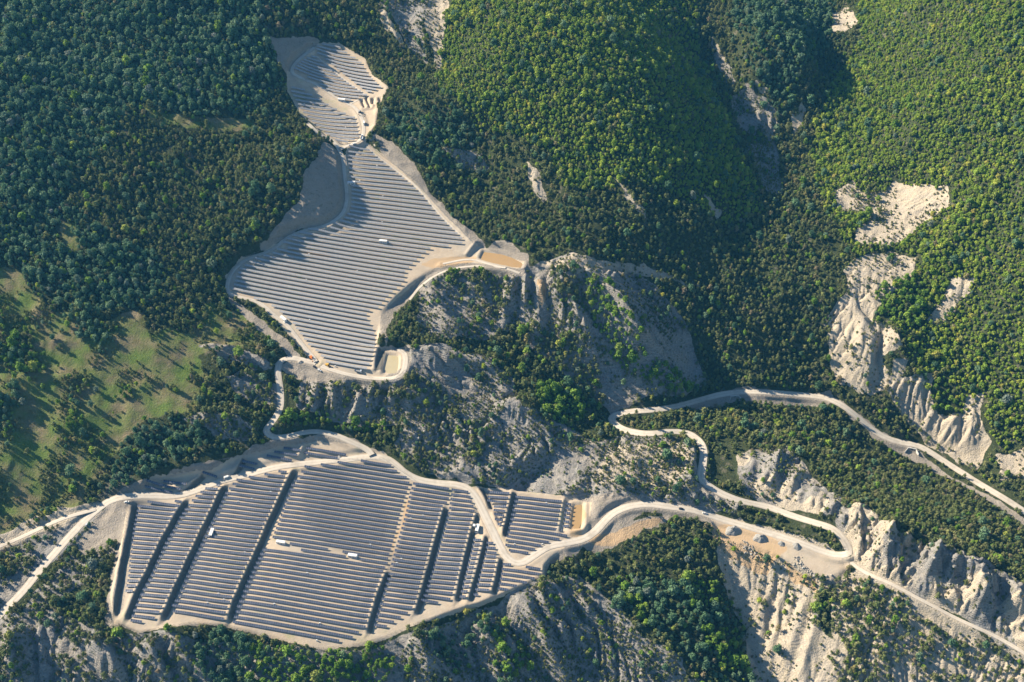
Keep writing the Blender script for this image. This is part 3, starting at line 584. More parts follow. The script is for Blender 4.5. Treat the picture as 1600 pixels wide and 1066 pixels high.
BLK = [
 ('lower', 'narrow westernmost terrace block', '216,785 286,784 273,804 261,823 246,850 224,897 208,925 196,927 201,900 203,875 206,850 209,825'),
 ('lower', 'second terrace block from the west', '292,794 304,778 322,764 346,758 338,771 330,791 310,831 290,874 264,931 247,965 232,972 203,976 208,958 224,922 238,897 259,849 276,821 286,801'),
 ('lower', 'third terrace block from the west', '363,758 372,749 405,744 450,735 444,752 426,793 411,826 396,862 376,905 356,951 350,972 320,966 262,953 279,933 304,874 324,831 344,791 353,771'),
 ('lower', 'wide central block above its middle gap', '476,730 540,722 605,722 618,736 641,751 635,773 627,798 619,831 612,857 606,876 500,857 425,843 437,812 443,793 456,758'),
 ('lower', 'cabin gap of the wide central block', '453,849 541,865 541,873.5 453,857.5'), ('lower', 'cabin gap east of the second cabin', '562,868.5 606,876.5 606,885 562,877'),
 ('lower', 'wide central block below its middle gap', '416,855 470,863 520,870.5 603,887 592,912 577,957 571,985 556,992 550,1000 525,1004 470,996 363,978 369,953 389,905 409,862'),
 ('lower', 'block right of the sandy lane', '646,755 700,762 703,768 701,786 694,789 689,798 676,842 663,889 648,947 640,958 600,984 583,986 590,958 598,933 608,895 615,868 625,834 635,798 640,772'),
 ('lower', 'narrow block beside the white road bend', '706,762 729,766 735,776 739,790 742,798 735,820 725,859 715,901 706,937 684,944 656,943 663,930 677,890 690,842 702,795'),
 ('lower', 'thin strip block east of the white cabin', '740,842 753,841 745,872 735,914 727,937 718,936 727,900 737,860'),
 ('lower', 'second thin strip block under the road', '762,836 769,845 776,862 776,870 771,901 764,927 739,933 746,912 757,872'),
 ('lower', 'eastern tip of the lower field below the road', '787,876 800,885 814,894 825,884 843,888 848,898 830,910 806,918 784,928 776,929 782,903'),
 ('lower', 'small block between the road and the dark bank', '763,764 797,769 793,785 788,808 783,824 774,818 771,800 772,789 761,785'),
 ('lower', 'eastern block beside the tan pond', '806,771 878,784 874,806 871,822 888,841 868,846 852,851 840,858 822,868 800,869 789,852 793,836 799,805'),
 ('lower', 'sliver of short rows by the tan pond', '884,783 893,786 888,828 879,827'),
 ('lower', 'small western group above the white road', '236,746 292,757 284,766 268,772 227,763 226,754'),
 ('lower', 'tiny pair above the white road', '315,738 342,744 334,752 314,748'),
 ('lower', 'upper western group above the white road', '381,716 405,722 398,735 374,731'), ('lower', 'stepped group above the road', '448,699 472,704 462,719 445,725 416,719 417,712'),
 ('lower', 'last group above the road beside the junction', '487,695 545,707 538,715 515,721 474,713 478,702'),
 ('middle', 'middle field', '546,229 571,230 590,248 622,273 643,290 660,307 680,333 700,353 722,373 723,385 676,387 668,394 652,407 632,427 632,442 609,462 591,483 574,488 573,498 585,520 587,540 584,553 577,573 573,580 512,570 496,551 480,538 455,503 433,485 415,473 363,455 370,434 376,421 396,406 430,396 434,390 443,388 480,391 520,401 521,398 480,388 441,386 443,378 461,367 476,360 513,359 537,344 549,329 550,295 546,270 543,242'),
 ('high', 'narrow upper field', '452,139 468,136 484,148 527,173 556,186 562,217 545,224 531,226 500,203 472,175'),
 ('top west', 'western half of the topmost field', '491,88 575,151 562,154 543,160 523,150 497,131 460,108 477,93'),
 ('top east', 'eastern half of the topmost field', '496,73 510,68 526,70 542,84 563,97 577,120 596,138 577,147 545,124 511,96 494,83')]
ORD = ['zero', 'topmost', 'second', 'third', 'fourth', 'fifth', 'sixth', 'seventh', 'eighth', 'ninth', 'tenth', 'eleventh', 'twelfth', 'thirteenth', 'fourteenth', 'fifteenth', 'sixteenth', 'seventeenth', 'eighteenth', 'nineteenth', 'twentieth']
TENS = {2: 'twenty', 3: 'thirty', 4: 'forty', 5: 'fifty', 6: 'sixty'}
def ordinal(n):
    if n <= 20: return ORD[n]
    if n % 10 == 0: return TENS[n // 10][:-1] + 'ieth'
    return TENS[n // 10] + '-' + ('first' if n % 10 == 1 else ORD[n % 10])
ROWS = []
FG = {}
for nm, (g1, g2, n, i0, i1) in FAM.items(): FG[nm] = (W2(g1), W2(g2), n, i0, i1)
for fam, where, s in BLK:
    A, B, n, i0, i1 = FG[fam]; P = W2(s); cnt = 0
    for i in range(i0, i1):
        t = i / n; a = A[0] * (1 - t) + B[0] * t; b_ = A[1] * (1 - t) + B[1] * t; e = (b_ - a) / np.hypot(*(b_ - a))
        segs = [q for q in clip_line(a, e, P) if q[1] - q[0] > 3.5]
        if segs: cnt += 1
        for k, (t0, t1) in enumerate(segs):
            ROWS.append((a + e * t0, a + e * t1, fam, where, cnt, k if len(segs) > 1 else -1))
PANEL_W = 2.3; TILT = R(22)
def row_geometry(p, q, off=None, low=1.0):                        # panels follow the ground in straight tables
    L = math.hypot(*(q - p)); e = (q - p) / L; nrm = np.array([e[1], -e[0]])           # nrm points down-picture (south)
    nseg = max(1, int(round(L / 12))); us = np.linspace(0, L, nseg + 1); pts = p[None] + e[None] * us[:, None]; z = zat(pts[:, 0], pts[:, 1])
    zz = z.copy()
    if len(z) > 2: zz[1:-1] = (z[:-2] + 2 * z[1:-1] + z[2:]) / 4
    zz = np.maximum(zz, z - 0.4)
    o = np.array([*((p + q) / 2), float(zat(*((p + q) / 2)))]) if off is None else off
    hx = PANEL_W * math.cos(TILT) / 2; lo, hi = low, low + PANEL_W * math.sin(TILT)
    V = []; Q = []; MI = []; UV = []
    for k in range(nseg):
        u0, u1 = us[k] + 0.015, us[k + 1] - 0.015
        f = lambda u: zz[k] + (zz[k + 1] - zz[k]) * (u - us[k]) / (us[k + 1] - us[k])
        b = len(V)
        for dz in (0, -0.09):
            for (u, s) in ((u0, 1), (u1, 1), (u1, -1), (u0, -1)):
                w = p + e * u + nrm * hx * s; V.append((w[0] - o[0], w[1] - o[1], f(u) + (lo if s > 0 else hi) + dz - o[2]))
        Q += [(b, b + 1, b + 2, b + 3), (b + 4, b + 7, b + 6, b + 5), (b, b + 4, b + 5, b + 1), (b + 1, b + 5, b + 6, b + 2), (b + 2, b + 6, b + 7, b + 3), (b + 3, b + 7, b + 4, b)]
        MI += [0, 1, 1, 1, 1, 1]; UV += [(u0, 0), (u1, 0), (u1, PANEL_W), (u0, PANEL_W)] + [(0, 0)] * 20
    V2 = []; Q2 = []
    for u in np.arange(1.5, L - 0.5, 5.0):
        for s, top in ((0.55, lo + 0.25), (-0.55, hi - 0.3)):
            w = p + e * u + nrm * hx * s; g = float(zat(*w)); zt = float(np.interp(u, us, zz)) + top; b = len(V2); r = 0.07
            for zq in (g - 0.4, zt):
                for dx, dy in ((-r, -r), (r, -r), (r, r), (-r, r)): V2.append((w[0] + dx - o[0], w[1] + dy - o[1], zq - o[2]))
            Q2 += [(b, b + 1, b + 5, b + 4), (b + 1, b + 2, b + 6, b + 5), (b + 2, b + 3, b + 7, b + 6), (b + 3, b, b + 4, b + 7)]
    for s, hh in ((0.55, lo + 0.2), (-0.55, hi - 0.35)):
        for k in range(nseg):
            b = len(V2)
            for (u, zk) in ((us[k], zz[k]), (us[k + 1], zz[k + 1])):
                w = p + e * u + nrm * hx * s
                for dn, dz in ((0.05, 0), (-0.05, 0), (-0.05, 0.12), (0.05, 0.12)): ww = w + nrm * dn; V2.append((ww[0] - o[0], ww[1] - o[1], zk + hh + dz - o[2]))
            Q2 += [(b + j, b + (j + 1) % 4, b + 4 + (j + 1) % 4, b + 4 + j) for j in range(4)]
    return V, Q, MI, UV, V2, Q2, o
def panel_mesh(V, Q, MI, UV, mat):
    m = big_mesh('panel_array', V, Q); m.materials.append(mat); m.materials.append(PM_BACK); m.polygons.foreach_set('material_index', np.array(MI, np.int32))
    uvl = m.uv_layers.new(); uvl.data.foreach_set('uv', np.array(UV, np.float32).ravel()); return m
def rsize(r): m = (r[0] + r[1]) / 2; return math.hypot(*(r[1] - r[0])) / (np.hypot(m[0], m[1] ) ** 2 + CAM_H ** 2)
order = sorted(range(len(ROWS)), key=lambda k: -rsize(ROWS[k])); own = set(order[:300]); acc = {'b': [[], [], [], [], [], []], 'g': [[], [], [], [], [], []]}
for k, (p, q, fam, where, cnt, sub) in enumerate(ROWS):
    mat = PM_BLUE if fam == 'lower' else PM_SHEEN; colr = 'blue' if fam == 'lower' else 'grey'
    if k in own:
        V, Q, MI, UV, V2, Q2, o = row_geometry(p, q, None, 1.0 if fam == 'lower' else 1.45); r = bpy.data.objects.new('solar_panel_row', None); r.location = o; r.empty_display_size = 2
        lab = ' '.join(('%s solar panel row, %s%s in the %s' % (colr, ordinal(cnt) + ('' if cnt == 1 else ' down'), '' if sub < 0 else ' (%s)' % ('left', 'right', 'far right')[min(sub, 2)], where)).split()[:16])
        link(r, label=lab, category='solar panels', group='solar panel rows of the %s' % where)
        link(bpy.data.objects.new('panel_array', panel_mesh(V, Q, MI, UV, mat)), r); f = big_mesh('support_frame', V2, Q2); f.materials.append(STEEL); link(bpy.data.objects.new('support_frame', f), r)
    else:
        V, Q, MI, UV, V2, Q2, o = row_geometry(p, q, np.zeros(3), 1.0 if fam == 'lower' else 1.45); a = acc['b' if fam == 'lower' else 'g']
        n1, n2 = len(a[0]), len(a[4]); a[0] += V; a[1] += [tuple(i + n1 for i in f) for f in Q]; a[2] += MI; a[3] += UV; a[4] += V2; a[5] += [tuple(i + n2 for i in f) for f in Q2]
TV = acc['g'][0] + acc['b'][0]; n1 = len(acc['g'][0])
if TV:
    m = big_mesh('solar_panel_field', TV, acc['g'][1] + [tuple(i + n1 for i in f) for f in acc['b'][1]]); 
    for q in (PM_SHEEN, PM_BACK, PM_BLUE): m.materials.append(q)
    m.polygons.foreach_set('material_index', np.array(acc['g'][2] + [2 if i == 0 else 1 for i in acc['b'][2]], np.int32)); uvl = m.uv_layers.new(); uvl.data.foreach_set('uv', np.array(acc['g'][3] + acc['b'][3], np.float32).ravel())
    fld = link(bpy.data.objects.new('solar_panel_field', m), kind='stuff', label='shortest solar panel rows filling out the fields beyond the individually built ones', category='solar panels')
    fm = big_mesh('support_frame', acc['g'][4] + acc['b'][4], acc['g'][5] + [tuple(i + len(acc['g'][4]) for i in f) for f in acc['b'][5]]); fm.materials.append(STEEL); link(bpy.data.objects.new('support_frame', fm), fld)
print('rows', len(ROWS))
# ---------------------------------------------------------------- vegetation
def leafmat(name, c1, c2, c3):
    m, nt, b = newmat(name, 0.75, 0.2); oi = mnode(nt, 'ShaderNodeObjectInfo'); geo = mnode(nt, 'ShaderNodeNewGeometry').outputs['Position']
    r = oi.outputs['Random']; c = ramp(nt, r, [(0.0, c1), (0.3, tuple(q * 0.75 for q in c2)), (0.5, c2), (0.72, (c2[0] * 1.15, c2[1] * 0.92, c2[2] * 1.3)), (0.93, c3), (0.96, (c3[0] * 1.05, c3[1] * 0.72, c3[2] * 1.6)), (1.0, (c3[0] * 1.2, c3[1] * 0.95, c3[2]))])
    n = noise(nt, geo, 0.016, 3); c = mix(nt, ramp(nt, n, [(0.4, (0, 0, 0)), (0.62, (0.5, 0.5, 0.5))]), c, c1)
    n2 = noise(nt, geo, 0.9, 2); c = mix(nt, mth(nt, 'MULTIPLY', n2, 0.35), c, c3)
    nt.links.new(c, b.inputs['Base Color'])
    tr = mnode(nt, 'ShaderNodeBsdfTranslucent'); nt.links.new(c, tr.inputs[0]); ms = mnode(nt, 'ShaderNodeMixShader'); ms.inputs[0].default_value = 0.22
    out = [n for n in nt.nodes if n.type == 'OUTPUT_MATERIAL'][0]; nt.links.new(b.outputs[0], ms.inputs[1]); nt.links.new(tr.outputs[0], ms.inputs[2]); nt.links.new(ms.outputs[0], out.inputs[0])
    return m
LEAF = {'lush': leafmat('lush_leaves', (0.085, 0.185, 0.022), (0.165, 0.300, 0.036), (0.30, 0.42, 0.060)), 'pine': leafmat('pine_needles', (0.085, 0.125, 0.040), (0.150, 0.190, 0.060), (0.27, 0.29, 0.10)),
        'broad': leafmat('fresh_leaves', (0.130, 0.230, 0.024), (0.250, 0.370, 0.040), (0.42, 0.50, 0.065)),
        'dark': leafmat('dark_leaves', (0.058, 0.135, 0.070), (0.105, 0.205, 0.098), (0.21, 0.31, 0.15)),
        'shrub': leafmat('shrub_leaves', (0.085, 0.125, 0.028), (0.130, 0.165, 0.045), (0.21, 0.22, 0.075))}
BARK, _nt, _b = newmat('bark', 0.9); _b.inputs['Base Color'].default_value = (0.11, 0.085, 0.06, 1)
def crown_mesh(kind, seed):
    r = np.random.default_rng(seed); V = []; Fq = []; Ft = []
    if kind == 'pine': nb, rad, hh, lo = 9, 2.25, 4.2, 0.9
    elif kind == 'broad': nb, rad, hh, lo = 11, 2.8, 4.0, 1.5
    elif kind == 'dark': nb, rad, hh, lo = 12, 3.1, 4.8, 1.6
    else: nb, rad, hh, lo = 5, 1.0, 1.5, 0.1
    cs = []
    for i in range(nb):
        t = (i + 0.5) / nb; z = lo + hh * t
        prof = (1 - t ** 2.2) * 0.75 + 0.15 if kind == 'pine' else math.sin(math.pi * (0.18 + 0.72 * t)) * 0.72
        a = i * 2.4 + r.random() * 0.8; d = rad * prof * r.uniform(0.45, 0.95); cs.append((math.cos(a) * d, math.sin(a) * d, z, rad * (0.40 if kind != 'pine' else 0.42) * r.uniform(0.75, 1.2)))
    cs.append((0, 0, lo + hh * 0.5, rad * 0.62)); cs.append((0, 0, lo + hh * 0.86, rad * 0.42))
    ne = {'pine': 15, 'broad': 17, 'dark': 20, 'shrub': 13}[kind]
    for (x, y, z, R_) in cs:
        # a small lumpy core
        base = len(V)
        for (a, b, c) in ((1, 0, 0), (-1, 0, 0), (0, 1, 0), (0, -1, 0), (0, 0, 1), (0, 0, -1)):
            k = R_ * r.uniform(0.6, 0.85); V.append((x + a * k, y + b * k, z + c * k * 0.9))
        for a, b in ((0, 2), (2, 1), (1, 3), (3, 0)):
            Ft.append((base + a, base + b, base + 4)); Ft.append((base + b, base + a, base + 5))
        for _ in range(ne):
            n = r.normal(size=3); n /= np.linalg.norm(n)
            if n[2] < -0.55: n[2] *= -1
            p = np.array([x, y, z]) + n * R_ * r.uniform(0.72, 1.15) * np.array([1, 1, 0.9])
            nn = n + r.normal(size=3) * 0.55; nn /= np.linalg.norm(nn); t1 = np.cross(nn, [0.3, 0.2, 1]); t1 /= np.linalg.norm(t1); t2 = np.cross(nn, t1)
            s = R_ * r.uniform(0.24, 0.5); base = len(V); ang = r.random() * 6.28; u1 = (math.cos(ang) * t1 + math.sin(ang) * t2) * s; u2 = (-math.sin(ang) * t1 + math.cos(ang) * t2) * s * r.uniform(0.5, 1)
            for q in (p - u1, p - u2 + nn * s * 0.25, p + u1, p + u2 + nn * s * 0.2): V.append(tuple(q))
            Ft.append((base, base + 1, base + 2)); Ft.append((base, base + 2, base + 3))
    return big_mesh(kind + '_crown', np.array(V), np.array(Ft))
def trunk_mesh(kind, seed):
    r = np.random.default_rng(seed); V = []; Q = []
    def tube(a, b, ra, rb, n=5):
        base = len(V); a = np.array(a, float); b = np.array(b, float)
        for p, rr in ((a, ra), (b, rb)):
            for k in range(n): V.append((p[0] + rr * math.cos(6.283 * k / n), p[1] + rr * math.sin(6.283 * k / n), p[2]))
        for k in range(n): Q.append((base + k, base + (k + 1) % n, base + n + (k + 1) % n, base + n + k))
    top = {'pine': 6.0, 'broad': 4.6, 'dark': 5.4, 'shrub': 0.9}[kind]; rr = {'pine': 0.2, 'broad': 0.24, 'dark': 0.3, 'shrub': 0.08}[kind]
    tube((0, 0, -0.8), (0.05, 0.03, top * 0.45), rr, rr * 0.7); tube((0.05, 0.03, top * 0.45), (0, 0, top), rr * 0.7, rr * 0.2)
    for k in range(4):
        a = k * 1.6 + r.random(); z = top * (0.35 + 0.13 * k); l = top * 0.28; tube((0, 0, z), (math.cos(a) * l, math.sin(a) * l, z + l * 0.6), rr * 0.4, rr * 0.12, 4)
    return big_mesh(kind + '_trunk', np.array(V), np.array(Q))
PROTO = {}
for ki, kind in enumerate(('pine', 'broad', 'dark', 'shrub', 'lush')):
    for v in range(4):
        c = crown_mesh(kind if kind != 'lush' else 'dark', 10 * ki + v); c.materials.append(LEAF[kind]); t = trunk_mesh(kind if kind != 'lush' else 'dark', 50 + 10 * ki + v); t.materials.append(BARK); PROTO[kind, v] = (c, t)
# density and kind of growth; later lines lie over earlier ones
VEG = """
broad|1.25|690,-60 1095,-60 1085,40 1105,120 1130,170 1190,330 1130,350 1050,300 960,290 880,300 850,240 800,215 760,210 690,150 682,110
broad|1.3|1335,-60 1700,-60 1700,760 1600,690 1560,700 1500,660 1440,600 1410,520 1370,480 1335,400 1300,340 1268,290 1270,210 1308,120 1340,60
dark|1.1|-100,-60 430,-60 420,60 445,130 400,180 300,190 230,160 150,240 100,330 60,420 -100,430
dark|1.15|20,330 110,330 250,400 260,470 200,490 100,490 20,440
dark|1.1|1110,-60 1310,-60 1300,60 1230,190 1190,150 1150,60
dark|1.0|600,180 700,170 760,210 700,260 640,260
shrub|0.62|M:m1
shrub|0.10|M:m2
shrub|0.3|M:m3
pine|0.75|250,640 300,650 340,690 400,690 380,712 250,755 160,800 60,850 -100,890 -100,850 120,790 190,690
dark|0.9|180,700 240,650 300,655 330,700 260,740 170,780
lush|1.0|0,545 60,535 108,560 100,600 40,610 -60,620 -60,560
dark|0.8|-60,590 35,600 45,640 20,680 -60,680
lush|1.0|95,655 130,640 190,590 215,600 200,640 150,665 100,670
dark|0.8|140,520 170,515 185,545 160,560
pine|0.7|215,580 260,590 255,620 220,610
dark|0.8|95,610 150,600 165,630 110,645
pine|0.7|180,625 215,640 200,665 170,655
dark|0.7|0,690 50,700 40,730 -40,730
pine|0.7|60,740 140,735 150,770 70,780
shrub|0.8|260,560 330,560 350,610 300,640 250,600
pine|0.8|345,600 375,625 430,645 428,668 400,650 300,648 330,615
pine|0.8|345,560 380,575 430,588 425,600 372,584
shrub|0.9|-60,690 60,700 130,740 120,785 40,815 -60,840
pine|0.55|95,570 150,560 180,580 120,620 90,610
dark|0.8|60,500 110,490 170,505 165,530 120,545 70,545
pine|0.6|210,540 330,545 350,600 300,640 240,610
shrub|0.6|P:G
shrub|0.22|P:P
pine|0.95|700,418 795,425 792,470 770,530 740,545 700,520 735,490 700,450 660,450 640,430
lush|1.2|912,432 952,440 985,490 1012,556 1060,585 1108,612 1060,620 1010,604 965,575 935,520 915,470
pine|0.95|868,428 908,432 918,480 885,490 868,455
pine|0.95|790,508 830,500 850,520 900,520 930,560 950,640 880,665 800,600 770,560 750,540
pine|0.9|690,530 800,540 880,560 930,640 880,665 830,620 780,600 760,560
lush|1.1|842,596 905,612 915,655 880,668 850,648
pine|0.8|445,575 480,575 470,600 520,650 470,655 440,665 435,650 450,620
pine|0.85|520,598 560,595 570,620 545,640 530,625
pine|0.9|580,598 640,590 690,610 720,650 660,660 640,625 600,630
lush|0.9|430,668 480,650 560,655 600,665 560,675 470,672
pine|0.85|620,710 680,700 740,670 780,665 800,690 760,720 700,745 640,735
shrub|0.6|800,680 880,670 930,660 920,690 850,720 800,715
pine|0.7|960,755 1010,740 1050,765 1040,785 960,780 930,785
pine|0.75|925,660 985,625 1010,600 1050,620 960,640
pine|1.0|1000,655 1060,640 1150,628 1290,632 1330,655 1380,690 1430,710 1500,770 1640,870 1700,940 1540,868 1480,850 1400,812 1350,785 1300,765 1240,720 1150,690 1100,672 1040,662
pine|1.0|1360,622 1390,650 1430,680 1490,725 1560,770 1640,810 1640,770 1540,735 1440,690 1400,650
pine|0.95|945,830 1000,812 1045,803 1120,808 1125,860 1115,890 1140,920 1130,960 1080,940 1040,920 950,930 930,890 950,860
dark|0.9|950,900 1040,905 1125,920 1150,980 1180,1050 1190,1100 1140,1100 1090,1040 1030,990 960,950
lush|1.1|1070,905 1120,905 1135,960 1080,955
lush|0.9|950,905 985,905 1020,980 990,970
lush|1.1|1100,985 1150,985 1180,1060 1120,1060
pine|0.8|880,865 930,850 950,880 930,950 960,1000 940,1066 900,1066 900,960 880,910
lush|1.0|860,930 890,930 900,1000 930,1040 930,1066 880,1066 870,990
shrub|0.5|770,920 850,900 870,960 830,990 790,960
pine|0.85|-60,850 60,860 100,800 160,790 185,830 180,930 176,980 200,1010 180,1020 100,1000 40,960 -60,990
pine|0.6|-20,862 90,802 150,800 105,845 60,892 0,950
dark|0.9|305,985 350,985 410,1010 420,1066 410,1090 310,1090 290,1030
lush|1.1|395,1015 430,1008 500,1022 500,1090 400,1090
lush|1.0|490,1020 560,1010 595,998 620,1040 610,1090 490,1090
pine|0.85|650,975 700,960 790,965 770,1010 720,1040 690,1066 660,1020
pine|0.4|700,1040 800,1010 880,1066 800,1100 700,1100
pine|0.6|200,985 230,1000 240,1066 200,1050
pine|0.9|1258,935 1300,893 1345,900 1400,935 1415,990 1400,1066 1400,1090 1310,1090 1312,1030 1300,985 1262,990
pine|0.7|1400,960 1450,965 1510,990 1560,1030 1590,1090 1420,1090
shrub|0.7|1400,930 1440,945 1600,1040 1600,1090 1560,1030 1510,990 1450,965
shrub|0.5|1345,893 1440,940 1560,1000 1600,1040 1500,1000 1400,950
shrub|0.35|P:p8
pine|0.7|200,985 260,985 300,1000 300,1066 290,1090 210,1090
pine|0.8|0,1000 40,1010 60,1090 -40,1090
pine|0.7|95,1020 140,1010 150,1090 80,1090
shrub|0.9|640,1000 900,930 1000,1000 1000,1090 640,1090
dark|0.9|660,985 770,962 780,1000 730,1040 690,1050
lush|0.9|770,1000 800,985 830,1040 800,1066
shrub|0.9|925,690 985,680 1060,682 1088,700 1094,745 1060,790 940,782 880,776 905,735 930,705
shrub|0.15|P:p9
pine|0.8|1060,640 1060,640
pine|0.55|1110,690 1180,700 1160,760 1120,770 1105,730
shrub|0.6|1200,800 1260,818 1300,850 1312,862 1290,860 1240,835 1190,812
pine|0.4|1340,350 1370,345 1380,365 1350,372
shrub|0.4|P:p3
lush|1.0|1366,462 1420,436 1446,470 1440,520 1400,500 1366,495
lush|1.0|1450,600 1480,585 1500,610 1500,640 1460,645
"""
DEN = np.ones(H.shape, np.float32) * 0.95; KND = np.zeros(H.shape, np.int8); KN = ['pine', 'broad', 'dark', 'shrub', 'lush']
for ln in VEG.strip().split('\n'):
    k, d, s = ln.split('|')
    polys = list(GREY.values()) if s == 'P:G' else list(PALE.values()) if s == 'P:P' else [PALE[s[2:]]] if s.startswith('P:') else [GRASS[s[2:]]] if s.startswith('M:') else [s]
    for q in polys:
        P = W2(q); b = box(P, 12); jx = GX[b] + 9 * fbm(GX[b], GY[b], 22, 3, 81); jy = GY[b] + 9 * fbm(GX[b], GY[b], 22, 3, 82)
        m = inpoly(P, jx, jy); DEN[b][m] = float(d); KND[b][m] = KN.index(k)
bare = np.clip(blur(((Msoil > 0.5) | (Mpad > 0.3)).astype(np.float32), 2), 0, 1)
RD = np.full(H.shape, 99, np.float32)
for kind, P, zz, hw in RL:
    for k in range(0, len(P) - 1, 12):
        Q = P[k:k + 13]; b = box(Q, 9); d, _, _ = polydist(Q, GX[b], GY[b]); RD[b] = np.minimum(RD[b], d - hw)
clump = fbm(GX, GY, 26, 3, 101); clump2 = fbm(GX, GY, 60, 2, 103)
DEN = np.where(DEN < 0.7, DEN * np.clip(1 + clump * 3.2, 0.05, 3), DEN * np.clip(1.05 + clump * 0.5, 0, 1.3))
DEN = np.where(Mgrass > 0.5, DEN * np.clip(clump * 5 + 0.35, 0.14, 2.4), DEN)
DEN *= (bare < 0.25) * np.clip((RD - 1.0) / 2.5, 0, 1) * (1 + 0.0 * clump2)
for s, dep in PONDS.values():
    P = W2(s); b = box(P, 12); d, _, _ = polydist(P, GX[b], GY[b], True); DEN[b] = np.where((d < 5) | inpoly(P, GX[b], GY[b]), 0, DEN[b])
DEN[(bare >= 0.25) & (rng.random(H.shape) < 0.5)] = 0
def scatter(step, seed):
    r = np.random.default_rng(seed); xs = np.arange(X0 + 5, X1 - 5, step); ys = np.arange(Y0 + 5, Y1 - 5, step); a, b = np.meshgrid(xs, ys)
    a = a + (np.arange(len(ys)) % 2)[:, None] * step / 2; return (a + r.uniform(-.42, .42, a.shape) * step).ravel(), (b + r.uniform(-.42, .42, b.shape) * step).ravel()
TREES = []                                               # x, y, z, kind, variant, scale, turn
for kind, step, keep in (('pine', 4.3, 0.90), ('broad', 3.3, 0.97), ('dark', 4.5, 0.95), ('shrub', 2.8, 0.95), ('lush', 4.4, 0.95)):
    x, y = scatter(step, KN.index(kind)); j = ((y - Y0) / CELL + .5).astype(int); i = ((x - X0) / CELL + .5).astype(int)
    d = DEN[j, i]; kk = KND[j, i]; r = np.random.default_rng(40 + KN.index(kind)); own = kk == KN.index(kind); u = r.random(len(x))
    other = {'pine': 0.16, 'broad': 0.05, 'dark': 0.07, 'shrub': 0.10, 'lush': 0.05}[kind] * (kk != 3) + {'pine': 0.12, 'broad': 0.02, 'dark': 0.06, 'shrub': 0, 'lush': 0.03}[kind] * (kk == 3)
    ok = u < d * keep * np.where(own, 1, other)
    x = x[ok]; y = y[ok]; z = zat(x, y); pu, pv, pf = project(x, y, z); vis = (pu > -70) & (pu < 1670) & (pv > -60) & (pv < 1130); x, y, z = x[vis], y[vis], z[vis]
    ex = {'pine': 0.26, 'broad': 0.34, 'dark': 0.44, 'shrub': 0.42, 'lush': 0.36}[kind]; sc = np.exp(r.normal(size=len(x)) * ex) * {'pine': 0.86, 'broad': 0.60, 'dark': 0.70, 'shrub': 1.2, 'lush': 0.72}[kind]
    sc = np.clip(sc, 0.35, 1.7) * (1 + 0.25 * fbm(x, y, 50, 2, 7))
    for q in range(len(x)): TREES.append((x[q], y[q], z[q], kind, int(r.integers(4)), float(sc[q]), float(r.random() * 6.28)))
print('trees', len(TREES))
# the largest in the picture stand as trees of their own, the rest make up the woodland
def appsize(t): return t[5] / math.sqrt(t[0] ** 2 + t[1] ** 2 + (t[2] - CAM_H) ** 2)
inv = {}
for q, t in enumerate(TREES):
    pu, pv, _ = project(t[0], t[1], t[2])
    if 0 < pu < 1600 and 0 < pv < 1066: inv.setdefault(t[3], []).append((-appsize(t), q))
SINGLE = {}
for k, l in inv.items(): SINGLE[k] = [q for _, q in sorted(l)[:300]]
singles = set(q for l in SINGLE.values() for q in l)
# ---------------------------------------------------------------- woodland: everything past the 300 largest of each kind
PC = bpy.data.collections.new('tree_kinds')
for ki, kind in enumerate(KN):
    for v in range(4):
        c, t = PROTO[kind, v]; n1 = len(c.vertices); V = np.zeros(3 * n1, np.float32); c.vertices.foreach_get('co', V); T = np.zeros(3 * len(t.vertices), np.float32); t.vertices.foreach_get('co', T)
        m = bpy.data.meshes.new('tree'); f = [tuple(p.vertices) for p in c.polygons] + [tuple(q + n1 for q in p.vertices) for p in t.polygons]
        m.from_pydata(np.r_[V, T].reshape(-1, 3).tolist(), [], f); m.materials.append(LEAF[kind]); m.materials.append(BARK)
        m.polygons.foreach_set('material_index', np.r_[np.zeros(len(c.polygons)), np.ones(len(t.polygons))].astype(np.int32))
        PC.objects.link(bpy.data.objects.new('tree_%02d' % (ki * 4 + v), m))
rest = [t for q, t in enumerate(TREES) if q not in singles]
SHAPE = {}
def tree_dims(t):
    h = (hash((round(t[0], 2), round(t[1], 2))) % 1000) / 1000.0; s = t[5]
    return (s * (0.9 + 0.25 * h), s * (0.9 + 0.25 * h), s * (1.15 - 0.3 * h))
pm = bpy.data.meshes.new('woodland'); pm.from_pydata([(t[0], t[1], t[2] - 0.1) for t in rest], [], [])
a = pm.attributes.new('pick', 'INT', 'POINT'); a.data.foreach_set('value', np.array([KN.index(t[3]) * 4 + t[4] for t in rest], np.int32))
a = pm.attributes.new('size', 'FLOAT_VECTOR', 'POINT'); a.data.foreach_set('vector', np.array([tree_dims(t) for t in rest], np.float32).ravel())
a = pm.attributes.new('turn', 'FLOAT_VECTOR', 'POINT'); a.data.foreach_set('vector', np.array([(0, 0, t[6]) for t in rest], np.float32).ravel())
wl = bpy.data.objects.new('woodland', pm); link(wl, kind='stuff', label='dense mixed woodland of pines, broadleaf trees and scrub over the slopes', category='woodland')
ng = bpy.data.node_groups.new('woodland', 'GeometryNodeTree'); ng.interface.new_socket('Geometry', in_out='INPUT', socket_type='NodeSocketGeometry'); ng.interface.new_socket('Geometry', in_out='OUTPUT', socket_type='NodeSocketGeometry')
N = ng.nodes; gi = N.new('NodeGroupInput'); go = N.new('NodeGroupOutput'); iop = N.new('GeometryNodeInstanceOnPoints'); ci = N.new('GeometryNodeCollectionInfo')
ci.inputs['Collection'].default_value = PC; ci.inputs['Separate Children'].default_value = True; ci.inputs['Reset Children'].default_value = True
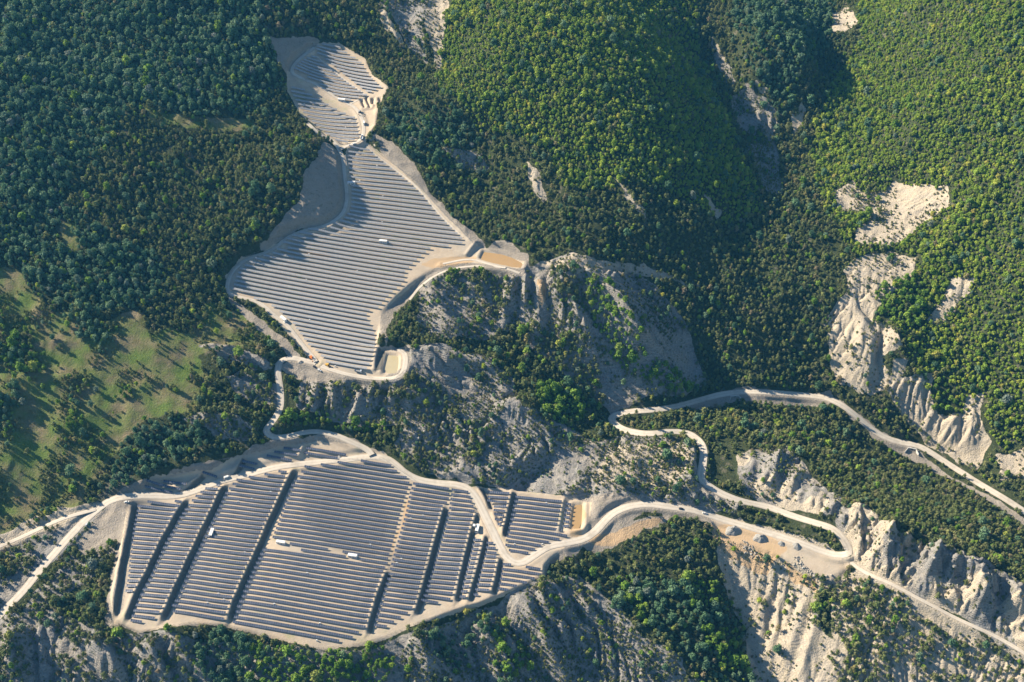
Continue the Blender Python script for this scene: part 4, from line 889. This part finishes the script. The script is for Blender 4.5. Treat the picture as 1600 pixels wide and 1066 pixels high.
def na(name, typ):
    n = N.new('GeometryNodeInputNamedAttribute'); n.data_type = typ; n.inputs['Name'].default_value = name; return n.outputs[0]
ng.links.new(gi.outputs[0], iop.inputs['Points']); ng.links.new(ci.outputs[0], iop.inputs['Instance']); iop.inputs['Pick Instance'].default_value = True
ng.links.new(na('pick', 'INT'), iop.inputs['Instance Index']); ng.links.new(na('turn', 'FLOAT_VECTOR'), iop.inputs['Rotation']); ng.links.new(na('size', 'FLOAT_VECTOR'), iop.inputs['Scale'])
ng.links.new(iop.outputs[0], go.inputs[0]); md = wl.modifiers.new('woodland', 'NODES'); md.node_group = ng
# ---------------------------------------------------------------- single trees
MARKS = [(60, 1030, 'the grey gullies in the bottom left corner'), (170, 1040, 'the pale ribs below the western ditch'), (150, 900, 'the road at the left edge'), (60, 880, 'the straight white road on the far left'), (120, 960, 'the wood west of the long ditch'),
 (330, 1020, 'the gully under the lower solar field'), (440, 1040, 'the foot of the lower solar field'), (540, 1035, 'the southern tip of the lower solar field'), (690, 1040, 'the eroded slope below the bank edge'), (740, 985, 'the curved southern edge of the lower solar field'),
 (870, 1000, 'the dark grey gully slope'), (820, 940, 'the eastern corner of the lower solar field'), (890, 880, 'the bend where the road leaves the solar field'), (960, 900, 'the western edge of the wooded spur'), (1030, 850, 'the top of the wooded spur'), (1110, 840, 'the gravel terrace'),
 (1050, 930, 'the middle of the wooded spur'), (1130, 960, 'the shaded edge of the bare slide'), (1080, 1010, 'the lower end of the wooded spur'), (1150, 1050, 'the foot of the bare slide'), (960, 1040, 'the gully beside the wooded spur'), (1280, 1000, 'the right side of the bare slide'),
 (1290, 930, 'the rocky debris below the hairpin'), (1350, 930, 'the dirt track below the hairpin'), (1370, 1010, 'the wooded gully under the dirt track'), (1480, 1030, 'the scrub in the bottom right corner'), (1560, 1010, 'the end of the dirt track'), (1250, 830, 'the hairpin bend'), (1480, 840, 'the jagged buff crags'),
 (1300, 740, 'the pine wood above the crags'), (1500, 800, 'the pine wood beside the straight road'), (1200, 720, 'the buff ridge above the winding road'), (1000, 770, 'the scrubby knoll inside the road loop'), (1060, 640, 'the road loop at the valley floor'), (700, 700, 'the hollow north of the white road'),
 (550, 660, 'the gully below the middle solar field'), (320, 700, 'the wood above the first small panel rows'), (150, 700, 'the meadow with scattered bushes'), (60, 580, 'the round thicket on the left meadow'), (240, 560, 'the upper end of the meadow'), (780, 470, 'the marl cliffs under the settling pond'), (960, 500, 'the bright wooded rib on the marl ridge'), (1440, 540, 'the pale landslip on the right')]
MN = np.array([(a, b) for a, b, _ in MARKS], float)
KDESC = {'pine': ('pine_tree', 'olive green pine tree with a narrow ragged crown', 'tree'), 'broad': ('broadleaf_tree', 'fresh green broadleaf tree with a rounded crown', 'tree'), 'dark': ('deciduous_tree', 'dark green deciduous tree with a wide lumpy crown', 'tree'), 'shrub': ('shrub', 'low olive shrub', 'shrub'), 'lush': ('leafy_tree', 'bright green leafy tree with a full crown', 'tree')}
for kind, l in SINGLE.items():
    nm, desc, cat = KDESC[kind]
    for q in l:
        t = TREES[q]; pu, pv, _ = project(t[0], t[1], t[2]); k = int(np.argmin((MN[:, 0] - pu) ** 2 + (MN[:, 1] - pv) ** 2)); dx, dy = pu - MN[k, 0], pv - MN[k, 1]
        rel = 'right at' if math.hypot(dx, dy) < 22 else ('left of' if dx < 0 else 'right of') if abs(dx) > abs(dy) else ('above' if dy < 0 else 'below')
        lab = '%s %s %s' % (desc.replace(' with a', ',', 1) if len((desc + MARKS[k][2]).split()) > 14 else desc, rel, MARKS[k][2])
        lab = ' '.join(lab.split()[:16])
        o = bpy.data.objects.new(nm, None); o.empty_display_size = 1; o.location = (t[0], t[1], t[2] - 0.1); o.rotation_euler = (0, 0, t[6]); o.scale = tree_dims(t)
        link(o, label=lab, category=cat, group=nm.replace('_', ' ') + 's ' + rel + ' ' + MARKS[k][2])
        c, tr = PROTO[kind, t[4]]; link(bpy.data.objects.new('crown', c), o); link(bpy.data.objects.new('trunk', tr), o)
# ---------------------------------------------------------------- cabins, vehicles, heaps, fences
def flat(name, col, rough=0.6, spec=0.3, metal=0.0, wear=0.12):
    m, nt, b = newmat(name, rough, spec); geo = mnode(nt, 'ShaderNodeTexCoord').outputs['Object']; n = noise(nt, geo, 1.3, 4, 0.65)
    nt.links.new(mix(nt, mth(nt, 'MULTIPLY', n, wear * 2), col, tuple(c * 0.55 for c in col)), b.inputs['Base Color']); b.inputs['Metallic'].default_value = metal; return m
M_ = {'white': flat('white_paint', (0.68, 0.67, 0.63)), 'cream': flat('cream_paint', (0.62, 0.56, 0.44)), 'grey': flat('grey_paint', (0.30, 0.31, 0.32)), 'dark': flat('dark_paint', (0.03, 0.035, 0.045), 0.3, 0.5), 'silver': flat('silver_paint', (0.50, 0.52, 0.54), 0.3, 0.5),
      'yellow': flat('yellow_paint', (0.75, 0.42, 0.04)), 'orange': flat('orange_paint', (0.65, 0.20, 0.04)), 'glass': flat('tinted_glass', (0.02, 0.03, 0.04), 0.08, 0.6, wear=0), 'rubber': flat('rubber', (0.02, 0.02, 0.02), 0.9), 'concrete': flat('concrete', (0.56, 0.54, 0.49), 0.9),
      'stone': flat('broken_stone', (0.36, 0.33, 0.28), 0.95, wear=0.3), 'gravelheap': flat('grey_gravel', (0.30, 0.29, 0.265), 0.95, wear=0.35), 'steel': STEEL, 'rust': flat('rusty_steel', (0.20, 0.09, 0.045), 0.8), 'riprap': flat('pale_blue_stone', (0.34, 0.38, 0.41), 0.9, wear=0.3)}
def bev(bm_verts, faces, name, mat, w=0.06):
    me = bpy.data.meshes.new(name); bm = bmesh.new(); vs = [bm.verts.new(v) for v in bm_verts]
    for f in faces: bm.faces.new([vs[i] for i in f])
    bmesh.ops.recalc_face_normals(bm, faces=bm.faces)
    if w: bmesh.ops.bevel(bm, geom=list(bm.edges), offset=w, segments=1, affect='EDGES')
    bm.to_mesh(me); bm.free(); me.materials.append(mat); return me
import bmesh
def cuboid(x0, x1, y0, y1, z0, z1): return ([(x0, y0, z0), (x1, y0, z0), (x1, y1, z0), (x0, y1, z0), (x0, y0, z1), (x1, y0, z1), (x1, y1, z1), (x0, y1, z1)], [(0, 3, 2, 1), (4, 5, 6, 7), (0, 1, 5, 4), (1, 2, 6, 5), (2, 3, 7, 6), (3, 0, 4, 7)])
def boxes(l):
    V = []; Fc = []
    for b in l: v, f = cuboid(*b); n = len(V); V += v; Fc += [tuple(i + n for i in q) for q in f]
    return V, Fc
def prism(prof, y0, y1):                                 # side profile (x, z) pushed across y
    n = len(prof); V = [(x, y0, z) for x, z in prof] + [(x, y1, z) for x, z in prof]
    return V, [tuple(range(n)), tuple(range(2 * n - 1, n - 1, -1))] + [(i, (i + 1) % n, n + (i + 1) % n, n + i) for i in range(n)]
def wheel_mesh(r, w):
    V = []; Fc = []
    for y, rr in ((-w / 2, r * 0.86), (-w / 2 + 0.05, r), (w / 2 - 0.05, r), (w / 2, r * 0.86)):
        for k in range(14): V.append((rr * math.cos(k * 6.2832 / 14), y, rr * math.sin(k * 6.2832 / 14)))
    for j in range(3): Fc += [(j * 14 + k, j * 14 + (k + 1) % 14, (j + 1) * 14 + (k + 1) % 14, (j + 1) * 14 + k) for k in range(14)]
    Fc += [tuple(range(13, -1, -1)), tuple(range(42, 56))]; return V, Fc
def part(name, vf, mat, parent, w=0.05, loc=None):
    o = bpy.data.objects.new(name, bev(*vf, name, mat, w)); link(o, parent)
    if loc: o.location = loc
    return o
def root(name, px, label, cat, toward_px=None, group=None, dz=0.0, ang=None):
    p = W2('%g,%g' % px)[0]; a = ang or 0.0; o = bpy.data.objects.new(name, None); o.empty_display_size = 1
    if toward_px: q = W2('%g,%g' % toward_px)[0]; a = math.atan2(q[1] - p[1], q[0] - p[0])
    zs = [float(zat(p[0] + 2 * math.cos(a) * s, p[1] + 2 * math.sin(a) * s)) for s in (-1, 0, 1)]
    o.location = (p[0], p[1], sum(zs) / 3 + dz + (0.35 if name in ROADNAMES and onroad(p) else 0)); o.rotation_euler = (0, -math.atan2(zs[2] - zs[0], 4) if name in ROADNAMES else 0, a); link(o, label=label, category=cat)
    if group: o['group'] = group
    return o
ROADNAMES = ('van', 'car', 'truck', 'pickup', 'loader', 'excavator')
def onroad(p):
    for kind, P, zz, hw in RL:
        if hw > 1.5 and np.min(np.hypot(P[:, 0] - p[0], P[:, 1] - p[1])) < hw: return True
    return False
def cabin(px, to, label, L=8.0, Wd=2.7, Hh=2.8, body='white'):
    o = root('transformer_cabin', px, label, 'cabin', to, 'prefabricated cabins of the solar plant')
    part('body', boxes([(-L / 2, L / 2, -Wd / 2, Wd / 2, -0.3, Hh)]), M_[body], o); part('roof', boxes([(-L / 2 - 0.12, L / 2 + 0.12, -Wd / 2 - 0.12, Wd / 2 + 0.12, Hh + 0.003, Hh + 0.16)]), M_['white'], o)
    part('plinth', boxes([(-L / 2 - 0.5, L / 2 + 0.5, -Wd / 2 - 0.5, Wd / 2 + 0.5, -1.0, 0.12)]), M_['concrete'], o)
    for x in (-L * 0.3, L * 0.05):
        d = part('door', boxes([(x, x + 1.1, -Wd / 2 - 0.05, -Wd / 2 - 0.003, 0.15, 2.25)]), M_['grey'], o, 0.01); part('handle', boxes([(x + 0.85, x + 0.95, -Wd / 2 - 0.12, -Wd / 2 - 0.06, 1.1, 1.25)]), M_['steel'], d, 0)
    part('vent', boxes([(L * 0.28, L * 0.42, -Wd / 2 - 0.05, -Wd / 2 - 0.003, 1.2, 2.1)]), M_['dark'], o, 0.01); part('vent', boxes([(-L / 2 - 0.05, -L / 2 - 0.003, -0.8, 0.8, 0.9, 2.1)]), M_['dark'], o, 0.01)
    return o
cabin((439, 849), (450, 851), 'white cabin at the left end of the gap in the wide central block')
cabin((551, 870), (562, 872), 'white cabin in the middle of the gap between central panel rows')
cabin((331, 834), (336, 821), 'white cabin standing across the rows beside the second dark bank')
cabin((746, 827), (749, 815), 'white cabin below the road bend beside its small grey kiosk')
cabin((599, 379), (610, 381), 'white cabin among the panel rows of the middle field')
cabin((443, 500), (449, 506), 'cream roofed cabin beside the track on the west side of the middle field', 8)
cabin((549, 288), (560, 290), 'white cabin at the left end of the rows near the curving track', 8)
cabin((534, 158), (545, 160), 'low pale cabin at the lower edge of the topmost field', 8)
k = root('kiosk', (741, 823), 'small grey kiosk next to the white cabin below the road bend', 'kiosk', (744, 811)); part('body', boxes([(-1.2, 1.2, -1, 1, -0.3, 2.2)]), M_['grey'], k); part('roof', boxes([(-1.35, 1.35, -1.15, 1.15, 2.203, 2.35)]), M_['white'], k); part('door', boxes([(-0.5, 0.5, -1.05, -1.003, 0, 1.9)]), M_['white'], k, 0.01)
def wheels(o, xs, y, r, w=0.26):
    for x in xs:
        for s in (-1, 1):
            q = part('wheel', wheel_mesh(r, w), M_['rubber'], o, 0, (x, s * y, r)); part('rim', wheel_mesh(r * 0.55, w + 0.03), M_['silver'], q, 0)
def car(px, to, label, col='white'):
    o = root('car', px, label, 'car', to, 'vehicles about the solar plant')
    part('body', prism([(-2.2, 0.35), (2.2, 0.35), (2.25, 0.75), (2.1, 0.92), (1.1, 1.0), (-2.1, 1.02), (-2.25, 0.7)], -0.88, 0.88), M_[col], o, 0.08); part('windows', prism([(-1.75, 1.0), (1.15, 0.98), (0.55, 1.45), (-1.35, 1.48)], -0.78, 0.78), M_['glass'], o, 0.04)
    part('roof', prism([(-1.38, 1.47), (0.57, 1.44), (0.45, 1.53), (-1.25, 1.56)], -0.72, 0.72), M_[col], o, 0.02); wheels(o, (-1.35, 1.4), 0.82, 0.33)
    for s in (-1, 1): part('headlight', boxes([(2.18, 2.27, s * 0.62 - 0.16, s * 0.62 + 0.16, 0.62, 0.78)]), M_['silver'], o, 0)
def van(px, to, label, col='white'):
    o = root('van', px, label, 'van', to, 'vehicles about the solar plant')
    part('body', prism([(-2.9, 0.4), (2.8, 0.4), (2.85, 0.95), (2.1, 1.25), (1.55, 2.25), (-2.85, 2.3), (-2.95, 1.0)], -0.98, 0.98), M_[col], o, 0.08); part('windscreen', prism([(2.12, 1.3), (2.16, 1.3), (1.66, 2.12), (1.60, 2.12)], -0.85, 0.85), M_['glass'], o, 0)
    for s in (-1, 1): part('side_window', boxes([(0.7, 1.45, s * 1.0 - 0.02, s * 1.0 + 0.02, 1.35, 1.95)]), M_['glass'], o, 0); part('headlight', boxes([(2.8, 2.88, s * 0.7 - 0.16, s * 0.7 + 0.16, 0.75, 0.95)]), M_['silver'], o, 0)
    wheels(o, (-1.8, 1.85), 0.9, 0.38)
def truck(px, to, label, cab='white', bed='grey'):
    o = root('truck', px, label, 'truck', to, 'vehicles about the solar plant')
    part('chassis', boxes([(-3.6, 3.2, -0.5, 0.5, 0.5, 0.85)]), M_['dark'], o); part('cab', prism([(1.7, 0.6), (3.5, 0.6), (3.55, 1.5), (3.2, 2.6), (1.75, 2.65)], -1.15, 1.15), M_[cab], o, 0.07)
    part('windscreen', prism([(3.56, 1.5), (3.62, 1.5), (3.30, 2.4), (3.24, 2.4)], -1.0, 1.0), M_['glass'], o, 0); part('bed', boxes([(-3.8, 1.5, -1.2, 1.2, 0.9, 1.1), (-3.8, 1.5, -1.2, -1.1, 1.103, 1.8), (-3.8, 1.5, 1.1, 1.2, 1.103, 1.8), (-3.8, -3.7, -1.09, 1.09, 1.103, 1.8), (1.4, 1.5, -1.09, 1.09, 1.103, 1.9)]), M_[bed], o, 0.01)
    wheels(o, (-2.7, -1.5, 2.4), 1.0, 0.48, 0.32)
def loader(px, to, label):
    o = root('loader', px, label, 'loader', to)
    part('body', prism([(-2.4, 0.8), (0.9, 0.8), (0.9, 1.5), (-2.3, 1.8)], -0.9, 0.9), M_['yellow'], o, 0.08); c = part('cab', prism([(-0.6, 1.7), (0.9, 1.55), (0.8, 3.0), (-0.5, 3.0)], -0.75, 0.75), M_['glass'], o, 0.05); part('cab_roof', boxes([(-0.65, 0.95, -0.85, 0.85, 3.003, 3.12)]), M_['yellow'], c)
    for s in (-0.7, 0.7): part('arm', prism([(0.7, 1.5), (0.8, 1.9), (2.6, 1.0), (2.9, 0.6), (2.5, 0.7)], s - 0.1, s + 0.1), M_['yellow'], o, 0)
    part('bucket', prism([(2.6, 0.25), (3.7, 0.15), (3.6, 0.3), (2.85, 0.45), (2.8, 1.15), (2.6, 1.1)], -1.3, 1.3), M_['rust'], o, 0); wheels(o, (-1.6, 1.1), 1.0, 0.7, 0.5)
def excavator(px, to, label, col='orange'):
    o = root('excavator', px, label, 'excavator', to)
    for s in (-1, 1): part('track', prism([(-1.9, 0.35), (-1.6, 0), (1.6, 0), (1.9, 0.35), (1.6, 0.8), (-1.6, 0.8)], s * 1.1 - 0.25, s * 1.1 + 0.25), M_['rubber'], o, 0.04)
    h = part('upper_body', boxes([(-1.9, 1.2, -1.25, 1.25, 0.95, 1.9)]), M_[col], o, 0.1); c = part('cab', boxes([(0.0, 1.5, 0.35, 1.25, 1.903, 2.9)]), M_['glass'], o, 0.05); part('cab_roof', boxes([(-0.05, 1.55, 0.3, 1.3, 2.903, 3.0)]), M_[col], c, 0.02)
    part('boom', prism([(0.9, 1.5), (1.3, 1.4), (3.6, 3.7), (5.3, 3.3), (5.3, 3.6), (3.5, 4.2)], -0.45, -0.1), M_[col], o, 0.02); part('stick', prism([(5.2, 3.6), (5.5, 3.5), (5.2, 1.2), (4.95, 1.2)], -0.4, -0.15), M_[col], o, 0.02)
    part('bucket', prism([(4.7, 1.2), (5.4, 1.2), (5.3, 0.6), (4.8, 0.4), (4.4, 0.7)], -0.75, 0.2), M_['rust'], o, 0.02)
van((355, 747), (364, 744), 'white van driving on the white gravel road above the panel rows')
car((1064, 796), (1072, 797), 'dark car on the road above the wooded spur', 'dark'); car((492, 574), (497, 577), 'dark car parked at the track fork, left of the white one', 'dark'); car((499, 579), (505, 582), 'white car parked at the track fork under the middle field')
truck((560, 581), (570, 583), 'grey flatbed truck parked under the last rows of the middle field', 'silver', 'grey'); loader((512, 572), (517, 575), 'yellow wheel loader with lowered bucket beside the last rows')
excavator((486, 560), (489, 566), 'orange tracked excavator beside the western track near the fork')
excavator((562, 176), (560, 184), 'dark tracked excavator on the track below the pits', 'grey'); van((569, 194), (570, 204), 'white van on the upper track, nearest the excavation pits'); truck((566, 216), (568, 206), 'white truck with open bed at the upper track junction', 'white', 'silver')
car((553, 226), (559, 223), 'white car at the upper end of the middle field'); car((136, 820), (140, 815), 'silver car beside the road at the left edge', 'silver'); car((198, 785), (206, 785), 'white car parked at the head of the western ditch'); car((1101, 803), (1106, 804), 'white car at the entrance of the gravel terrace')
# heaps and boulders
def heap(px, r, h, label, name='gravel_heap', cat='gravel heap', mat='gravelheap', seed=0):
    p = W2('%g,%g' % px)[0]; rr = np.random.default_rng(seed); V = []; Fc = []; n, m_ = 22, 7; z0 = float(zat(*p))
    for j in range(m_):
        t = j / (m_ - 1); 
        for k in range(n):
            a = 6.2832 * k / n; q = r * (1 - t) * (1 + 0.18 * math.sin(2 * a + seed) + 0.10 * math.sin(5 * a + seed * 2)) + 0.05; x, y = q * math.cos(a), q * math.sin(a) * 0.85
            V.append((x, y, float(zat(p[0] + x, p[1] + y)) - z0 + h * (t ** 0.85) * (1 + 0.08 * rr.normal()) - (0.4 if j == 0 else 0)))
    for j in range(m_ - 1): Fc += [(j * n + k, j * n + (k + 1) % n, (j + 1) * n + (k + 1) % n, (j + 1) * n + k) for k in range(n)]
    Fc.append(tuple(range((m_ - 1) * n, m_ * n))); o = bpy.data.objects.new(name, bev(V, Fc, name, M_[mat], 0)); o.location = (p[0], p[1], z0); link(o, label=label, category=cat); return o
heap((1145, 830), 6.5, 4.6, 'pale grey gravel heap nearest the wood on the gravel terrace', seed=1); heap((1188, 842), 6.0, 4.4, 'second gravel heap on the terrace with a dark shaded side', seed=2); heap((1221, 850), 3.0, 1.8, 'low flat gravel heap in the middle of the terrace', seed=3); heap((1245, 853), 4.2, 3.0, 'white gravel heap close to the loop of the hairpin', seed=4)
heap((580, 215), 5.0, 2.6, 'round brown spoil heap right of the upper track junction', 'spoil_heap', 'spoil heap', 'stone', 5); heap((589, 226), 4.0, 2.0, 'long brown spoil heap below the round one', 'spoil_heap', 'spoil heap', 'stone', 6); heap((470, 566), 3.0, 1.8, 'small earth heap on the west side of the track fork', 'spoil_heap', 'spoil heap', 'stone', 7)
def rock(seed, s):
    r = np.random.default_rng(seed); bm = bmesh.new(); bmesh.ops.create_icosphere(bm, subdivisions=1, radius=1)
    for v in bm.verts: v.co = Vector(np.sign(v.co) * np.abs(v.co) ** 0.7) * s * r.uniform(0.75, 1.15)
    me = bpy.data.meshes.new('boulder'); bm.to_mesh(me); bm.free(); me.materials.append(M_['stone' if seed % 5 else 'riprap']); return me
RK = [rock(i, 1.0) for i in range(10)]
def boulders(poly, n, smin, smax, desc, grp, seed):
    P = W2(poly); r = np.random.default_rng(seed); k = 0
    while k < n:
        x = r.uniform(P[:, 0].min(), P[:, 0].max()); y = r.uniform(P[:, 1].min(), P[:, 1].max())
        if not inpoly(P, np.array([x]), np.array([y]))[0]: continue
        s = smin + (smax - smin) * r.random() ** 2; o = bpy.data.objects.new('boulder', RK[int(r.integers(10)) if 'fill' in grp or 'fan' in grp else int(r.choice([1, 2, 3, 4, 6, 7, 8, 9]))]); o.location = (x, y, float(zat(x, y)) + s * 0.25); o.scale = (s, s * r.uniform(0.7, 1), s * r.uniform(0.6, 0.9)); o.rotation_euler = (r.random(), r.random(), r.random() * 6)
        link(o, label=desc, category='boulder', group=grp); k += 1
boulders('1160,838 1172,845 1186,866 1182,876 1165,868 1155,852', 45, 0.6, 1.5, 'pale broken boulder dumped between the wood and the bare slide', 'boulders at the head of the bare slide', 1)
boulders('1242,870 1256,870 1262,882 1246,888 1234,884', 32, 0.6, 1.4, 'pale boulder in the pile right of the low gravel heap', 'boulders piled on the edge of the gravel terrace', 2)
boulders('1252,886 1262,886 1288,908 1282,914', 40, 0.7, 1.4, 'bluish white block in the strip of stone fill below the terrace', 'stone fill blocks below the terrace', 5)
boulders('1290,897 1302,897 1298,912 1289,914', 22, 0.7, 1.4, 'bluish stone block in the small fan right of the stone fill', 'stone blocks of the small fan', 10)
boulders('625,690 700,668 760,664 790,690 700,700', 40, 0.7, 1.8, 'grey boulder lying on the eroded ridge above the white road', 'boulders on the ridge above the road', 4)
boulders('520,610 640,625 660,655 520,650', 40, 0.7, 1.8, 'grey boulder on the steep rock face under the middle field', 'boulders on the face under the middle field', 6)
boulders('1330,800 1420,840 1560,900 1560,950 1400,890 1340,870', 50, 0.8, 2.4, 'buff boulder lying among the jagged crags', 'boulders among the crags', 7)
# culverts, kerb blocks of the drains, sign posts, fences
def culvert(px, to, label):
    o = root('culvert', px, label, 'culvert', to); part('headwall', boxes([(-4.5, -1.2, -0.4, 0.4, -2.5, 1.6), (1.2, 4.5, -0.4, 0.4, -2.5, 1.6), (-1.2, 1.2, -0.4, 0.4, 0.6, 1.6)]), M_['concrete'], o, 0.0)
    for s in (-1, 1): part('wing_wall', prism([(0, -2.5), (5, -2.5), (5, -0.2), (0, 1.5)], -0.2, 0.2), M_['concrete'], o, 0.0).location = (s * 4.3, -0.7, 0); o.children[-1].rotation_euler = (0, 0, -1.0 if s > 0 else -2.1)
    part('opening_shade', boxes([(-1.19, 1.19, -0.3, 1.5, -2.4, 0.59)]), M_['dark'], o, 0)  # solid dark block painting in the shade inside the culvert
culvert((1425, 702), (1433, 704), 'pale concrete culvert where the stream passes under the road'); culvert((1148, 620), (1156, 619), 'small concrete culvert under the road at the valley floor')
for q, (px, lab) in enumerate((((1315, 853), 'thin sign post on the hairpin bend, upper of two'), ((1316, 858), 'thin sign post on the hairpin bend, lower of two'))):
    o = root('sign_post', px, lab, 'sign post', dz=0.3); part('post', boxes([(-0.06, 0.06, -0.06, 0.06, -0.5, 2.4)]), M_['steel'], o, 0); part('sign_plate', boxes([(-0.45, 0.45, -0.10, -0.065, 1.7, 2.5)]), M_['grey'], o, 0)
POST = bev(*boxes([(-0.07, 0.07, -0.07, 0.07, -0.3, 2.0)]), 'post', M_['grey'], 0.01)
def fence(path, label):
    L = W2(path); n = float(np.hypot(*np.diff(L, axis=0).T).sum()); P = resample(L, max(4.0, n / 95)); VW = []; QW = []; o0 = np.array([*P[0], float(zat(*P[0]))]); z = zat(P[:, 0], P[:, 1])
    for hq in np.linspace(0.1, 1.8, 9):
        for k in range(len(P) - 1):
            b = len(VW)
            for p, g in ((P[k], z[k]), (P[k + 1], z[k + 1])):
                for dz in (-0.02, 0.02): VW.append((p[0] - o0[0], p[1] - o0[1], g + hq + dz - o0[2]))
            QW.append((b, b + 1, b + 3, b + 2))
    o = bpy.data.objects.new('wire_fence', None); o.location = o0; link(o, label=label, category='fence'); m = big_mesh('wire_mesh', VW, QW); m.materials.append(M_['grey']); link(bpy.data.objects.new('wire_mesh', m), o)
    for p, g in zip(P, z): q = bpy.data.objects.new('post', POST); q.location = (p[0] - o0[0], p[1] - o0[1], g - o0[2]); link(q, o)
fence('185,975 220,990 300,973 355,982 430,1003 500,1014 560,1007 600,996 660,970 760,938 830,912 856,895', 'thin wire fence along the southern rim of the lower solar field')
fence('200,792 188,880 176,940 174,972', 'thin wire fence on the berm west of the long ditch'); fence('232,746 300,738 372,714 440,699 486,692', 'thin wire fence behind the small panel groups above the road')
fence('470,733 540,719 600,718 622,734 648,751', 'thin wire fence on the road side above the wide central block'); fence('360,430 376,404 410,392 438,372 470,353', 'thin wire fence on the outer bend of the track west of the middle field')
fence('575,226 612,255 650,284 682,322 715,355 738,380', 'thin wire fence east of the white drain of the middle field'); fence('512,580 560,596 615,594 640,575 636,548', 'thin wire fence around the small settling pond')

# small electrical boxes standing at panel row ends
rb = np.random.default_rng(12); spots = []
for k, (p, q, fam, where, cnt, sub) in enumerate(ROWS):
    if math.hypot(*(q - p)) > 30 and rb.random() < 0.16: t = rb.uniform(0.1, 0.9); e = (q - p) / math.hypot(*(q - p)); spots.append((p + (q - p) * t + np.array([e[1], -e[0]]) * 2.6, where, cnt, math.atan2(e[1], e[0]), t))
BXM = bev(*boxes([(-0.7, 0.7, -0.35, 0.35, 0.15, 1.5)]), 'cabinet', M_['white'], 0.03); BXP = bev(*boxes([(-0.9, 0.9, -0.5, 0.5, -0.4, 0.147)]), 'plinth', M_['concrete'], 0)
for w, where, cnt, a, t in spots:
    o = bpy.data.objects.new('electrical_box', None); o.location = (w[0], w[1], float(zat(*w))); o.rotation_euler = (0, 0, a)
    side = 'left' if t < 0.4 else 'right' if t > 0.6 else 'middle'
    link(o, label=' '.join(('small white box below the %s of the %s row, %s' % (side, ordinal(cnt), where)).split()[:16]), category='electrical box', group='electrical boxes among the panel rows')
    link(bpy.data.objects.new('cabinet', BXM), o); link(bpy.data.objects.new('plinth', BXP), o)
# ---------------------------------------------------------------- the air
zlo = float(HZ.min()) - 1; zhi = max(CAM_H, float(HZ.max())) + 6; e1 = 5600
hv, hf = cuboid(X0 - e1, X1 + e1, Y0 - e1, Y1 + e1, zlo, zhi); hm = bpy.data.meshes.new('haze'); hm.from_pydata(hv, [], hf); mh = bpy.data.materials.new('summer_haze'); mh.use_nodes = True; nt = mh.node_tree; nt.nodes.clear()
pv_ = nt.nodes.new('ShaderNodeVolumePrincipled'); pv_.inputs['Color'].default_value = (0.10, 0.50, 1.0, 1); pv_.inputs['Density'].default_value = 0.000034; pv_.inputs['Anisotropy'].default_value = 0.1; mo = nt.nodes.new('ShaderNodeOutputMaterial'); nt.links.new(pv_.outputs[0], mo.inputs['Volume']); hm.materials.append(mh)
link(bpy.data.objects.new('haze', hm), kind='stuff', label='thin blue summer haze over the whole valley', category='haze')
